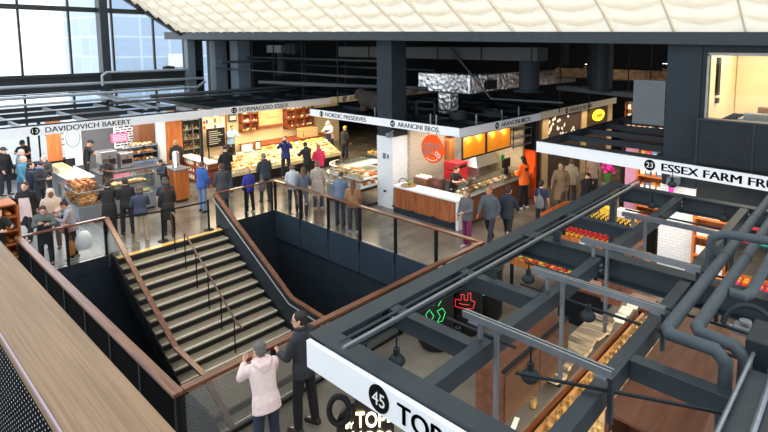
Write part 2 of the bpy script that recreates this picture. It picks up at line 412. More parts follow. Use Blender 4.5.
def top_mesh(pose, kind, fine=False):
    key = (pose, kind, fine)
    if key in _cl: return _cl[key]
    J = solve(pose); m = MB(); g = {'tee': .012, 'jacket': .026, 'coat': .028, 'hoodie': .03}[kind]
    hem = {'tee': .82, 'jacket': .80, 'coat': .78, 'hoodie': .79}[kind]
    prof = [(hem, .17 + g, .125 + g, -.008), (.92, .17 + g, .122 + g, -.01), (1.04, .142 + g * 1.1, .102 + g, 0), (1.16, .150 + g, .107 + g, .004), (1.28, .164 + g, .113 + g, .006), (1.38, .168 + g, .097 + g, 0), (1.435, .125 + g, .078 + g, -.005), (1.475, .066 + g, .066 + g * .8, -.004)]
    if kind != 'tee': prof.append((1.515, .06 + g * .6, .06 + g * .6, .0))
    torso(m, J, prof)
    if kind == 'coat':
        h = J['hip']; rings = []
        for z, rx, ry in ((.12, .19, .145), (-.08, .21, .165), (-.28, .22, .18), (-.42, .225, .185)): rings.append(ering(h + Vector((0, 0, z - .03)), Vector((1, 0, 0)), Vector((0, 1, 0)), rx, ry, 18))
        m.rings(rings)
    for k in ('al', 'ar'):
        s, e, w, f = J[k]
        if kind == 'tee': limb(m, [s + Vector((-.015 if k == 'ar' else .015, 0, -.01)), s.lerp(e, .75)], [.06, .057])
        else: limb(m, [s + Vector((-.014 if k == 'ar' else .014, 0, -.011)), e, w - f * .01], [.05 + g * .8, .046 + g * .75, .034 + g * .5])
    if kind == 'hoodie':
        T = J['T']; m.pipe([T(-.10, .05, 1.47), T(-.105, -.05, 1.46), T(-.05, -.115, 1.41), T(.05, -.115, 1.41), T(.105, -.05, 1.46), T(.10, .05, 1.47)], [.03, .042, .05, .05, .042, .03], 10)
        m.ell(T(0, -.115, 1.36), (.085, .04, .075))
        torso(m, J, [(.78, .17 + g, .12 + g, -.006), (.80, .178 + g, .127 + g, -.008), (.835, .176 + g, .125 + g, -.008), (.85, .168 + g, .118 + g, -.008)])
    if kind in ('jacket', 'coat'):
        T = J['T']; m.pipe([T(-.075, .05, 1.49), T(-.085, -.04, 1.505), T(0, -.09, 1.505), T(.085, -.04, 1.505), T(.075, .05, 1.49)], .022, 8)
    me = remesh(m, .0085 if fine else .016, 2, 'top'); me.materials.clear(); me.materials.append(None); _cl[key] = me; return me
def trouser_mesh(pose, fine=False):
    key = (pose, 'tr', fine)
    if key in _cl: return _cl[key]
    J = solve(pose); m = MB(); b = J['hip'] - Vector((0, 0, .92))
    rings = [ering(b + Vector((0, yo, z)), Vector((1, 0, 0)), Vector((0, 1, 0)), rx, ry) for z, rx, ry, yo in ((.77, .10, .09, 0), (.83, .158, .112, -.006), (.92, .168, .118, -.01), (.99, .156, .11, -.004))]
    m.rings(rings)
    for k in ('ll', 'lr'):
        h, kn, an = J[k]; limb(m, [h.lerp(kn, .12), kn, an + Vector((0, 0, -.01))], [.086, .072, .062])
    me = remesh(m, .0085 if fine else .016, 2, 'trousers'); me.materials.clear(); me.materials.append(None); _cl[key] = me; return me
def shoe_mesh(pose, k):
    key = (pose, k)
    if key in _cl: return _cl[key]
    J = solve(pose); an = J[k][2]; m = MB(); z0 = an.z - .085; rings = []
    for y, w, h in ((-.085, .022, .03), (-.075, .036, .075), (-.02, .042, .1), (.03, .043, .085), (.09, .048, .062), (.15, .045, .05), (.185, .03, .036), (.195, .016, .02)):
        ring = []
        for a, bb in ((-1, 0), (-1, .5), (-.6, 1), (.6, 1), (1, .5), (1, 0)): ring.append((an.x + a * w, an.y + y, z0 + bb * h))
        rings.append(ring)
    m.rings(rings); me = m.mesh('shoe', [BLACK], True); me.materials.clear(); me.materials.append(None); _cl[key] = me; return me
def hair_mesh(pose, kind, fine=False):
    key = (pose, 'h' + kind, fine)
    if key in _cl: return _cl[key]
    J = solve(pose); m = MB(); X = J['HM'].to_3x3()
    def el(c, r, n=14):
        rings = []
        for i in range(9):
            t = PI * i / 8; rr = max(.03, math.sin(t)); z = -math.cos(t)
            rings.append(ering(J['Hd'](c[0], c[1], c[2] + r[2] * z), X @ Vector((1, 0, 0)), X @ Vector((0, 1, 0)), r[0] * rr, r[1] * rr, n))
        m.rings(rings)
    if kind in ('short', 'bun', 'long', 'bob'):
        el((0, -.018, .045), (.087, .1, .086)); el((0, -.045, -.005), (.082, .074, .085))
    if kind == 'bun': el((0, -.09, .12), (.045, .045, .042))
    if kind == 'bob': el((0, -.03, -.045), (.098, .085, .085))
    if kind == 'long':
        rings = [ering(J['Hd'](0, y, z), X @ Vector((1, 0, 0)), X @ Vector((0, 1, 0)), rx, ry, 12) for z, rx, ry, y in ((.05, .088, .06, -.05), (-.08, .092, .055, -.065), (-.2, .09, .045, -.095), (-.32, .07, .035, -.11), (-.4, .03, .02, -.115))]
        m.rings(rings)
    if kind in ('cap', 'beanie'):
        el((0, -.008, .052), (.089, .112, .085))
        if kind == 'cap': m.rings([ering(J['Hd'](0, y, z), X @ Vector((1, 0, 0)), X @ Vector((0, 0, 1)), rx, .008, 12) for y, z, rx in ((.05, .06, .07), (.1, .055, .07), (.15, .045, .058), (.175, .04, .03))])
        else: el((0, -.01, .03), (.092, .113, .05))
    if kind == 'hood':
        el((0, -.03, .03), (.105, .115, .118)); el((0, -.05, -.07), (.11, .1, .09))
    me = remesh(m, .008 if fine else .012, 2, 'hair'); me.materials.clear(); me.materials.append(None); _cl[key] = me; return me

SKIN = [mat('skin_light', (222, 172, 146), .5, 0, .05), mat('skin_tan', (190, 136, 104), .5, 0, .05), mat('skin_brown', (130, 86, 62), .5, 0, .05)]
def cloth(rgb): return mat('cloth_%d_%d_%d' % rgb, rgb, .85, 0, .07, 14, .05)
def part_slot(name, me, m, parent):
    o = bpy.data.objects.new(name, me); col.objects.link(o); o.parent = parent
    o.material_slots[0].link = 'OBJECT'; o.material_slots[0].material = m; return o
def person(label, loc, face, pose='stand', top='jacket', tc=(30, 32, 36), leg=(36, 38, 46), hair='short', hc=(48, 36, 28), skin=0, sc=1., shoe=(30, 30, 32), apron=None, fine=False, scarf=None, glasses=False, stripe=None):
    """face = heading in degrees (0 = +X, 90 = +Y)"""
    b = bpy.data.objects.new('person', body_mesh(pose, fine)); col.objects.link(b)
    b.material_slots[0].link = 'OBJECT'; b.material_slots[0].material = SKIN[skin]
    b.location = loc; b.rotation_euler = (0, 0, R(face - 90)); b.scale = (sc, sc, sc)
    tag(b, label, 'person')
    nm = {'tee': 't_shirt', 'jacket': 'jacket', 'coat': 'coat', 'hoodie': 'hoodie'}[top]
    part_slot(nm, top_mesh(pose, top, fine), cloth(tc), b)
    part_slot('trousers', trouser_mesh(pose, fine), cloth(leg), b)
    for k in ('ll', 'lr'): part_slot('shoe', shoe_mesh(pose, k), mat('shoe_%d_%d_%d' % shoe, shoe, .5, 0, .06), b)
    if hair != 'bald':
        part_slot({'cap': 'cap', 'beanie': 'beanie', 'hood': 'hood'}.get(hair, 'hair'), hair_mesh(pose, hair, fine), mat('hair_%d_%d_%d' % hc, hc, .7, 0, .3, 40), b)
        if hair in ('cap', 'beanie') and fine: pass
    J = solve(pose)
    if apron:
        m = MB(); T = J['T']
        pts = [(-.12, .16, 1.30), (.12, .16, 1.30), (.15, .165, 1.05), (.16, .17, .6), (-.16, .17, .6), (-.15, .165, 1.05)]
        vs = [T(*p) for p in pts] + [T(p[0], p[1] + .01, p[2]) for p in pts]; n = 6
        m.add(vs, [tuple(range(n)), tuple(range(2 * n - 1, n - 1, -1))] + [(i, n + i, n + (i + 1) % n, (i + 1) % n) for i in range(n)])
        a = m.o('apron', cloth(apron), None, local=True); a.parent = b
    if scarf:
        m = MB(); T = J['T']; m.pipe([T(.085 * math.cos(t), .085 * math.sin(t), 1.5) for t in [2 * PI * i / 12 for i in range(13)]], .032, 8)
        a = m.o('scarf', cloth(scarf), None, True, local=True); a.parent = b
    if glasses:
        m = MB(); Hd = J['Hd']
        for s in (-1, 1):
            m.pipe([Hd(s * .033 + .022 * math.cos(t), .107, .012 + .017 * math.sin(t)) for t in [2 * PI * i / 10 for i in range(11)]], .003, 6)
            m.pipe([Hd(s * .056, .105, .015), Hd(s * .08, .06, .016), Hd(s * .083, -.02, .012)], .003, 6)
        m.pipe([Hd(-.011, .11, .014), Hd(.011, .11, .014)], .003, 6)
        a = m.o('glasses', BLACK, None, local=True); a.parent = b
    return b
def at_head(x, y, sc=1.): return atz(x, y, 1.745 * sc)
# ------------------------------------------------------------------ setting
def concrete():
    m = bpy.data.materials.new('polished_concrete'); m.use_nodes = True; nt = m.node_tree; b = nt.nodes['Principled BSDF']
    tc = nt.nodes.new('ShaderNodeTexCoord'); n1 = nt.nodes.new('ShaderNodeTexNoise'); n1.inputs['Scale'].default_value = 1.1; n1.inputs['Detail'].default_value = 8
    rp = nt.nodes.new('ShaderNodeValToRGB'); rp.color_ramp.elements[0].position = .3; rp.color_ramp.elements[1].position = .75
    rp.color_ramp.elements[0].color = lin((92, 86, 78)); rp.color_ramp.elements[1].color = lin((134, 126, 114))
    nt.links.new(tc.outputs['Object'], n1.inputs['Vector']); nt.links.new(n1.outputs['Fac'], rp.inputs['Fac']); nt.links.new(rp.outputs['Color'], b.inputs['Base Color'])
    r2 = nt.nodes.new('ShaderNodeMapRange'); r2.inputs['To Min'].default_value = .10; r2.inputs['To Max'].default_value = .26
    nt.links.new(n1.outputs['Fac'], r2.inputs['Value']); nt.links.new(r2.outputs[0], b.inputs['Roughness'])
    return m
CONC = concrete()
WX0, WX1, WY0, WY1 = -15.82, -6.96, 2.80, 9.90      # the stairwell opening
SY0, SY1 = 4.76, 7.72                               # the flight of stairs
m = MB()
m.box(-30, WX0, -4, 32, -.35, 0); m.box(WX1, 6, -4, 32, -.35, 0); m.box(WX0, WX1, -4, WY0, -.35, 0); m.box(WX0, WX1, WY1, 32, -.35, 0)
m.box(WX0, -15.36, SY0, SY1, -.2, 0)
struct(m.o('floor', CONC))
# bakery side: pale grey tile field
FT = tiles('grey_floor_tiles', (138, 142, 144), (124, 129, 132), (100, 104, 106), .3, .3, 'XY', .3, .014)
struct(MB().box(-27.9, -15.95, -4, 5.3, .0, .008).o('floor_tiled', FT))
DARKF = mat('dark_lower_floor', (58, 54, 50), .5, 0, .1, 1.5)
struct(MB().box(-20, 0, 0, 14, -4.7, -4.5).o('floor_lower', DARKF))
WELL = mat('blue_grey_well_panel', (48, 62, 74), .45, .1, .08, 2.5, spec=.3)
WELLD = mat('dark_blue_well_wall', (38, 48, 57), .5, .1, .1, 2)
# well walls: shallow fascia with panel joints, darker wall set back below
m = MB()
for k in range(6):
    x0 = WX0 + k * (WX1 - WX0) / 6
    m.box(x0 + .012, x0 + (WX1 - WX0) / 6 - .012, WY1 - .03, WY1 + .05, -1.0, -.01)
struct(m.o('wall_well_fascia_right', WELL, bevel=.004))
struct(MB().box(WX0, WX1, WY1 + .05, WY1 + .2, -4.5, -.35).o('wall_well_right', WELLD))
struct(MB().box(WX0 - .2, WX0 - .02, WY0 - .2, SY0 - .06, -4.5, -.001).box(WX0 - .2, WX0 - .02, SY0 - .06, SY1 + .06, -4.5, -.34).box(WX0 - .2, WX0 - .02, SY1 + .06, WY1 + .2, -4.5, -.001).o('wall_well_far', WELLD))
struct(MB().box(WX0 - .018, WX0 + .006, WY0, SY0 - .075, -.36, -.002).box(WX0 - .018, WX0 + .006, SY1 + .075, WY1 - .03, -.36, -.002).o('wall_well_fascia_far', WELLD))
struct(MB().box(WX0, WX1, WY0 - .2, WY0 - .02, -4.5, -.001).o('wall_well_left', WELLD))
struct(MB().box(WX1 + .02, WX1 + .2, WY0 - .2, WY1 + .2, -4.5, -.001).o('wall_well_near', WELLD))

# outer glass wall on the left
WXL = -28.0
WALLD = mat('dark_grey_wall', (46, 52, 55), .6, 0, .1, 2, spec=.2)
m = MB()
m.box(WXL - .25, WXL, -4, 13.3, 3.62, 4.38); m.box(WXL - .25, WXL, -4, 32, -.01, .55); m.box(WXL - .25, WXL, 13.75, 32, 0, 6.3); m.box(WXL - .25, WXL, 12.45, 13.42, .5, 6.3)
struct(m.o('wall_left', WALLD))
FR = mat('dark_window_frame', (38, 41, 44), .45, .2, .08)
bays = [-3.5, -1.7, .1, 1.92, 3.74, 5.55, 7.36, 9.1, 10.95, 12.42]
for i in range(len(bays) - 1):
    a, b = bays[i], bays[i + 1]
    for k, (z0, z1) in enumerate(((4.4, 7.28), (7.42, 10.4), (.6, 3.6))):
        m = MB(); t = .04
        m.box(WXL - .12, WXL + .02, a, a + t, z0, z1); m.box(WXL - .12, WXL + .02, b - t, b, z0, z1); m.box(WXL - .12, WXL + .02, a + t, b - t, z0, z0 + t); m.box(WXL - .12, WXL + .02, a + t, b - t, z1 - t, z1)
        w = struct(m.o('window_%d' % (i * 3 + k + 1), FR))
        p = MB().box(WXL - .06, WXL - .05, a + t, b - t, z0 + t, z1 - t).o('pane', WING, w)
struct(MB().box(WXL - .2, WXL + .12, -4, 12.5, 7.27, 7.43).o('trim_1', FR))
struct(MB().box(WXL - .2, WXL + .1, -4, 12.5, 4.3, 4.42).o('trim_2', FR))
m = MB().box(WXL - .1, WXL + .5, 8.46, 8.80, 0, 11); struct(m.o('column_glass_wall', STEEL, bevel=.01))
# outside: a blue glass office block, a pale wall and the pavement
BLD = tiles('blue_office_facade', (170, 190, 212), (156, 178, 204), (196, 208, 222), 2.2, 1.6, 'XZ', .4, .16, 0)
b = thing('office_building', 'blue glazed office block across the street, seen through the left windows', 'building', (-48, 24, -.02))
MB().box(-56, -45, 14.3, 34, 0, 16).o('facade', BLD, b)
m = MB()
m.box(-45, -44.85, 18.6, 21.0, 3.9, 5.0)
m.o('lettered_band', WHITE, b)
struct(MB().box(-62, -28.26, -30, 40, -.3, -.02).o('pavement', mat('pavement', (190, 190, 186), .8)))

# sloping pillowed ceiling
def ceiling():
    m = MB(); bay = 1.38; row = .47; nx = 18; ny = 6; X0 = -28.4; nb = 22; nr = 13; Y0 = 12.40; S = .66
    for i in range(nb):
        for j in range(nr):
            vs = []; fs = []
            for b in range(ny + 1):
                for a in range(nx + 1):
                    u = a / nx; v = b / ny; arch = math.sin(PI * u)
                    x = X0 + (i + u) * bay; y = Y0 - (j + v) * row + .13 * arch ** .7 * (1 - v)
                    d = .05 * arch ** .8 + .035 * abs(math.sin(3 * PI * u)) + .17 * (1 - v) ** 1.2 * (.3 + .7 * arch ** .6)
                    if a in (0, 1, nx - 1, nx): d += .05 if a in (0, nx) else .035
                    z = 6.27 + S * (12.4 - y) - .012 * (x + 14)
                    vs.append((x, y - d * .5, z - d * .85))
            for b in range(ny):
                for a in range(nx):
                    k = b * (nx + 1) + a; fs.append((k, k + 1, k + nx + 2, k + nx + 1))
            m.add(vs, fs)
    m.cur = 1
    for i in range(nb + 1):
        x = X0 + i * bay; big = True; dp = .15
        zz = lambda y: 6.27 + S * (12.4 - y) - .012 * (x + 14) - dp
        m.bar((x, 12.42, zz(12.42)), (x, 6.6, zz(6.6)), .045, .10)
    m.cur = 0
    return m
def ceiling_mat():
    m = mat('cream_ceiling_panels', (252, 241, 218), .55, 0, .03, 1.2); nt = m.node_tree; b = nt.nodes['Principled BSDF']; out = nt.nodes['Material Output']
    tr = nt.nodes.new('ShaderNodeBsdfTranslucent'); tr.inputs['Color'].default_value = lin((252, 244, 226)); mx = nt.nodes.new('ShaderNodeMixShader'); mx.inputs[0].default_value = .42
    nt.links.new(b.outputs[0], mx.inputs[1]); nt.links.new(tr.outputs[0], mx.inputs[2]); nt.links.new(mx.outputs[0], out.inputs['Surface']); return m
struct(ceiling().o('ceiling', [ceiling_mat(), mat('ceiling_rib', (248, 238, 216), .6, 0, .03)], smooth=True))
# gable truss closing the ceiling on the left
struct(MB().bar((-27.9, 12.5, 6.25), (-27.9, 6.8, 10.0), .3, .42).o('trim_gable', FR))
# big beam along the ceiling edge
m = MB(); P = [(-29.8, 6.44, 6.04), (-13, 6.19, 5.9), (-1.8, 6.0, 5.735), (5, 5.9, 5.62)]
for (x0, t0, b0), (x1, t1, b1) in zip(P, P[1:]):
    m.add([(x0, 12.2, b0), (x1, 12.2, b1), (x1, 12.2, t1), (x0, 12.2, t0), (x0, 12.9, b0), (x1, 12.9, b1), (x1, 12.9, t1), (x0, 12.9, t0)], [(0, 1, 2, 3), (7, 6, 5, 4), (0, 4, 5, 1), (3, 2, 6, 7), (0, 3, 7, 4), (1, 5, 6, 2)])
struct(m.o('beam_ceiling_edge', STEEL))
CEILD = mat('black_service_ceiling', (26, 27, 28), .8, 0, .15, 2)
struct(MB().box(-29, 6, 12.9, 33, 5.95, 6.2).o('ceiling_service', CEILD))
struct(MB().box(-29, 6, 31.5, 32, 0, 6).o('wall_back', mat('dark_back_wall', (34, 32, 31), .8)))
# columns
COLM = mat('grey_column_paint', (42, 50, 56), .6, 0, .06, 2, spec=.15)
struct(MB().box(-13.5, -12.76, 12.63, 13.36, 2.55, 5.93).o('column_middle', COLM, bevel=.01))
struct(MB().box(-13.52, -12.74, 12.62, 13.38, 0, 2.55).o('column_middle_tiled_base', TILEW))
struct(MB().box(-3.71, -2.99, 12.4, 13.1, 2.55, 5.85).o('column_right', COLM, bevel=.01))
struct(MB().box(-3.73, -2.97, 12.39, 13.12, 0, 2.55).o('column_right_tiled_base', TILEW))
COLL = mat('light_grey_column_paint', (104, 118, 128), .5, 0, .05, 2)
struct(MB().box(-26.3, -25.5, 14.05, 14.75, 0, 6.05).o('column_left', COLL))
struct(MB().box(-27.95, -27.3, 13.75, 14.4, 0, 6.1).o('column_corner', COLL))
struct(MB().box(-28.1, -27.55, 12.4, 12.78, 0, 6.1).o('column_window_end', COLL))
# upper room at right behind the window
struct(MB().box(-2.98, -2.84, 12.42, 12.55, 4.1, 5.75).box(-.5, 5, 12.42, 12.55, 4.1, 5.75).box(-2.84, -.5, 12.42, 12.55, 5.53, 5.75).box(-2.98, 5, 12.42, 12.55, 3.1, 4.16).o('wall_upper_right', STEEL_D))
struct(MB().box(-2.98, -.5, 16.0, 16.15, 3.9, 5.9).o('wall_upper_room_back', CREAM)); struct(MB().box(-3.15, -3.0, 13.15, 16.1, 3.9, 5.9).o('wall_upper_room_left', CREAM))
struct(MB().box(-3, 3, 12.56, 16.1, 3.45, 3.5).o('floor_upper_room', mat('beige_carpet', (170, 150, 120), .9)))
struct(MB().box(-.5, -.35, 12.56, 16, 4.0, 5.9).o('wall_upper_room_right', CREAM))
m = MB(); m.box(-2.88, -2.84, 12.38, 12.44, 4.14, 5.56); m.box(-.66, -.6, 12.38, 12.44, 4.14, 5.56); m.box(-2.88, -.6, 12.38, 12.44, 5.52, 5.58); m.box(-2.88, -.6, 12.38, 12.44, 4.12, 4.17)
w = struct(m.o('window_40', mat('light_grey_window_frame', (140, 142, 138), .5))); MB().box(-2.84, -.66, 12.405, 12.41, 4.17, 5.52).o('pane', glass('upper_window_glass', (255, 255, 255), .05), w)
p = thing('parapet', 'dark grey panelled parapet under the bright upper window at right', 'parapet', (-1, 12.2, 3.2))
MB().box(-2.98, 4, 12.22, 12.38, 3.18, 4.15).o('panel', STEEL_D, p); m = MB()
for x in (-2.98, -1.92, -.86, .2): m.box(x, x + .035, 12.2, 12.23, 3.18, 4.15)
m.box(-2.98, 4, 12.19, 12.39, 4.13, 4.17); m.o('trim', STEEL, p)
c = thing('armchair', 'grey armchair standing in the lit upstairs room', 'armchair', (-2.0, 13.6, 3.5))
UPH = mat('grey_upholstery', (150, 150, 146), .9)
MB().box(-2.3, -1.72, 13.4, 14.0, 3.6, 3.92).o('seat', UPH, c, bevel=.04); MB().box(-2.3, -1.72, 13.28, 13.42, 3.6, 4.24).o('backrest', UPH, c, bevel=.04)
for s_ in (-2.42, -1.72): MB().box(s_, s_ + .12, 13.3, 14.0, 3.6, 4.1).o('armrest', UPH, c, bevel=.03)
for x in (-2.3, -1.74):
    for y in (13.36, 13.96): MB().box(x - .02, x + .02, y - .02, y + .02, 3.5, 3.6).o('foot', BLACK, c)
d = thing('wood_armchair', 'brown leather armchair behind the grey one upstairs', 'armchair', (-1.9, 14.6, 3.5))
for nm, bx in (('seat', (-2.2, -1.6, 14.5, 15.1, 3.5, 3.9)), ('backrest', (-2.2, -1.6, 14.38, 14.5, 3.5, 4.28))): MB().box(*bx).o(nm, mat('brown_leather', (140, 96, 62), .5), d, bevel=.03)
tv = thing('wall_heater', 'slim black vertical heater on the cream upstairs wall', 'heater', (-2.96, 13.9, 4.6))
MB().box(-3.0, -2.94, 13.75, 13.98, 4.55, 5.45).o('casing', BLACK, tv); MB().box(-3.0, -2.93, 13.78, 13.95, 4.36, 4.48).o('switch_box', BLACK, tv)
struct(MB().box(-4.44, -3.72, 12.4, 12.5, 3.9, 4.93).o('wall_panel_right', mat('mid_grey_board', (84, 90, 94), .6, 0, .04)))
struct(MB().box(-2.97, 4, 12.44, 12.52, 2.2, 2.92).o('wall_header_right', STEEL_D))

# ------------------------------------------------------------------ mezzanine edge under the camera
struct(MB().box(-9, 5, -4, .42, 3.7, 3.95).o('floor_mezzanine', CONC))
g = thing('balcony_ledge', 'broad pale oak ledge topping the metal balcony front in the foreground', 'ledge', (-1.5, .33, 3.95))
MB().box(-6, 4, .262, .417, 4.905, 4.95).o('ledge_top', LEDGEW, g, bevel=.004)
MB().box(-6, 4, .2575, .262, 4.942, 4.9515).o('metal_rim', mat('pale_aluminium_rim', (150, 132, 138), .4, .4, .04), g)
MB().box(-6, 4, .266, .272, 3.95, 4.9).o('perforated_panel', perforated('perforated_black_panel', (6, 6, 7), (226, 228, 232), .021, .125, False), g)
MB().box(-6, 4, .40, .412, 3.95, 4.9).o('outer_panel', BLACK, g)

# ------------------------------------------------------------------ railings round the well
MESHP = perforated('woven_mesh_panel', (120, 122, 120), (0, 0, 0), .03, .38, True)
DMESH = perforated('dark_mesh_panel', (9, 9, 10), (0, 0, 0), .025, .22, True)
# near side
r = thing('well_railing', 'wood-capped railing with wire mesh on the near side of the stairwell', 'railing', (-6.96, 6.3, 0))
MB().box(-7.07, -6.94, 2.845, 9.98, 1.01, 1.07).o('handrail', RAILW, r, bevel=.01)
for k in range(6):
    y = 2.82 + k * 1.41
    MB().box(-6.99, -6.93, y - .03, y + .03, -.3, 1.01).o('post', BLACK, r)
    if k < 5: MB().box(-6.966, -6.962, y + .04, y + 1.37, .06, .97).o('mesh_panel', MESHP, r)
MB().box(-6.99, -6.93, 2.82, 9.9, .02, .06).o('bottom_rail', BLACK, r)
# left side
r = thing('well_railing', 'wood-capped dark railing beside the pale ledge, left of the stairwell', 'railing', (-11.4, 2.8, 0))
MB().box(-15.9, -6.94, 2.70, 2.84, 1.01, 1.07).o('handrail', RAILWX, r, bevel=.01)
for k in range(8):
    x = -15.82 + k * 1.26
    MB().box(x - .03, x + .03, 2.74, 2.80, -.3, 1.008).o('post', BLACK, r)
    if k < 7: MB().box(x + .04, x + 1.22, 2.768, 2.772, .06, .97).o('mesh_panel', DMESH, r)
# far right side, glass
r = thing('glass_railing', 'wood-capped glass railing along the far right side of the stairwell', 'railing', (-11.4, 9.9, 0))
MB().box(-15.82, -7.03, 9.84, 9.96, 1.02, 1.07).o('handrail', RAILWX, r, bevel=.01)
for k in range(7):
    x = -15.82 + .0 + k * 1.4767
    if k < 6: MB().box(x - .035, x + .035, 9.87, 9.94, -.3, 1.02).o('post', BLACK, r); MB().box(x + .05, x + 1.43, 9.9, 9.908, .03, 1.0).o('glass_panel', RAILG, r)
# far side, left of the stairs and right of the stairs
for y0, y1, lab in ((2.84, SY0 - .06, 'short wood-capped glass railing at the stair head, left of the steps'), (SY1 + .06, 9.84, 'short wood-capped glass railing at the stair head, right of the steps')):
    r = thing('glass_railing', lab, 'railing', (-15.85, (y0 + y1) / 2, 0))
    MB().box(-15.92, -15.8, y0, y1, 1.02, 1.07).o('handrail', RAILW, r, bevel=.01)
    n = 2
    for k in range(n + 1):
        y = y0 + .04 + k * (y1 - y0 - .08) / n
        MB().box(-15.89, -15.83, y - .03, y + .03, -.0, 1.02).o('post', BLACK, r)
        if k < n: MB().box(-15.864, -15.858, y + .04, y + (y1 - y0 - .08) / n - .04, .03, 1.0).o('glass_panel', RAILG, r)

# ------------------------------------------------------------------ stairs
TREAD = mat('stair_tread', (142, 131, 112), .24, 0, .1, 5); RISER = mat('black_riser', (26, 28, 30), .5); NOSE = mat('pale_nosing', (222, 216, 202), .35, .3, .03)
s = thing('staircase', 'wide dark steel stairs with pale nosings going down the well', 'staircase', (-13.4, (SY0 + SY1) / 2, -2))
run, rise = .325, .182
for k in range(11):
    x = -15.36 + k * run; z = -rise * (k + 1)
    st = MB().box(x - .02, x + run + .03, SY0, SY1, z - .05, z).o('step', TREAD, s)
    MB().box(x + run - .015, x + run + .036, SY0, SY1, z - .03, z + .006).o('nosing', NOSE, st)
    MB().box(x - .02, x + .012, SY0, SY1, z, z + rise - .051).o('riser', RISER, st)
xl = -15.36 + 11 * run; zl = -rise * 12
MB().box(xl, xl + 1.4, SY0, SY1, zl - .08, zl).o('landing', TREAD, s)
for k in range(10):
    x = xl + 1.4 + k * run; z = zl - rise * (k + 1)
    st = MB().box(x - .02, x + run + .03, SY0, SY1, z - .05, z).o('step', TREAD, s)
    MB().box(x + run - .015, x + run + .036, SY0, SY1, z - .03, z + .006).o('nosing', NOSE, st)
    MB().box(x - .02, x + .012, SY0, SY1, z, z + rise - .051).o('riser', RISER, st)
MB().box(-15.52, -15.32, SY0, SY1, -.002, .006).o('top_nosing_glow', mat('warm_glow_strip', (226, 184, 104), .3, .2, .12, 3), s)  # top nosing widened, with the stalls' reflected warm glow painted into its colour
SYL = SY0
for y in (SY0 - .05, SY1 + .01):
    m = MB(); m.bar((-15.8, y + .02, -.12), (xl, y + .02, zl + .0), .028, .42); m.bar((xl, y + .02, zl - .02), (xl + 1.4, y + .02, zl - .02), .028, .4); m.bar((xl + 1.4, y + .02, zl - .02), (xl + 4.7, y + .02, zl - 1.85), .028, .42); m.o('stringer', BLACK, s)
for y, lab, sg in ((SY0 - .06, 'sloping wood handrail on dark panels, left side of the stairs', 1), (SY1 + .06, 'sloping wood handrail on dark panels, right side of the stairs', -1)):
    r = thing('stair_railing', lab, 'railing', (-13.4, y, -2))
    pts = [(-15.86, y, 1.04), (xl - .0, y, -1.10), (xl + 1.38, y, -1.18), (xl + 4.7, y, -3.05)]
    for i in range(3): MB().bar(pts[i], pts[i + 1], .12, .06).o('handrail', RAILWX, r, bevel=.01)
    for i in range(3):
        a, b = Vector(pts[i]), Vector(pts[i + 1]); mm = MB(); dz = Vector((0, 0, 1.0))
        q = [a - Vector((0, 0, .05)), b - Vector((0, 0, .05)), b - dz, a - dz]; th = Vector((0, .012, 0))
        mm.add([p - th for p in q] + [p + th for p in q], [(0, 1, 2, 3), (7, 6, 5, 4), (0, 4, 5, 1), (1, 5, 6, 2), (2, 6, 7, 3), (3, 7, 4, 0)])
        mm.o('side_panel', WELLD if sg < 0 else RAILG, r)
    pp = [Vector(p) + Vector((0, sg * .09, -.14)) for p in pts]
    MB().pipe(pp, .02, 8).o('grab_rail', GALV, r, True)
r = thing('stair_railing', 'slim central handrail on thin posts down the middle of the stairs', 'railing', (-13.4, 6.2, -2))
MB().pipe([(-15.3, 6.2, .2), (-15.34, 6.2, .92), (-15.2, 6.2, .95), (xl - .05, 6.2, -1.15), (xl + .25, 6.2, -1.2)], .025, 8).o('handrail', mat('brown_rail', (92, 66, 50), .35), r, True)
for k in range(6):
    x = -15.2 + k * .65; zt = .95 - (x + 15.2) * (2.1 / (xl - .05 + 15.2))
    zf = -rise * (int((x + 15.36) / run) + 1)
    MB().pipe([(x, 6.2, zf + .003), (x, 6.2, zt)], .016, 8).o('post', BLACK, r)
# rope posts at the stair head
post_m = None
for x, y, lab in ((-15.62, 7.42, 'black queue post beside the right end of the stair head'), (-15.75, 6.1, 'black queue post behind the middle of the stair head')):
    r = thing('queue_post', lab, 'queue post', (x, y, 0))
    MB().lathe([(.001, 0), (.15, 0), (.15, .015), (.04, .03), (.001, .03)], (x, y, 0), 16).o('base', BLACK, r, True); MB().lathe([(.001, .02), (.032, .02), (.032, .96), (.001, .98)], (x, y, 0), 12).o('pole', BLACK, r, True)
tag(recenter(MB().bar((-15.64, 7.38, .9), (-15.75, 6.13, .9), .004, .05).bar((-15.75, 6.07, .9), (-16.4, 4.3, .88), .004, .05).o('belt_barrier', BLACK)), 'thin black belt strung between the queue posts', 'belt')
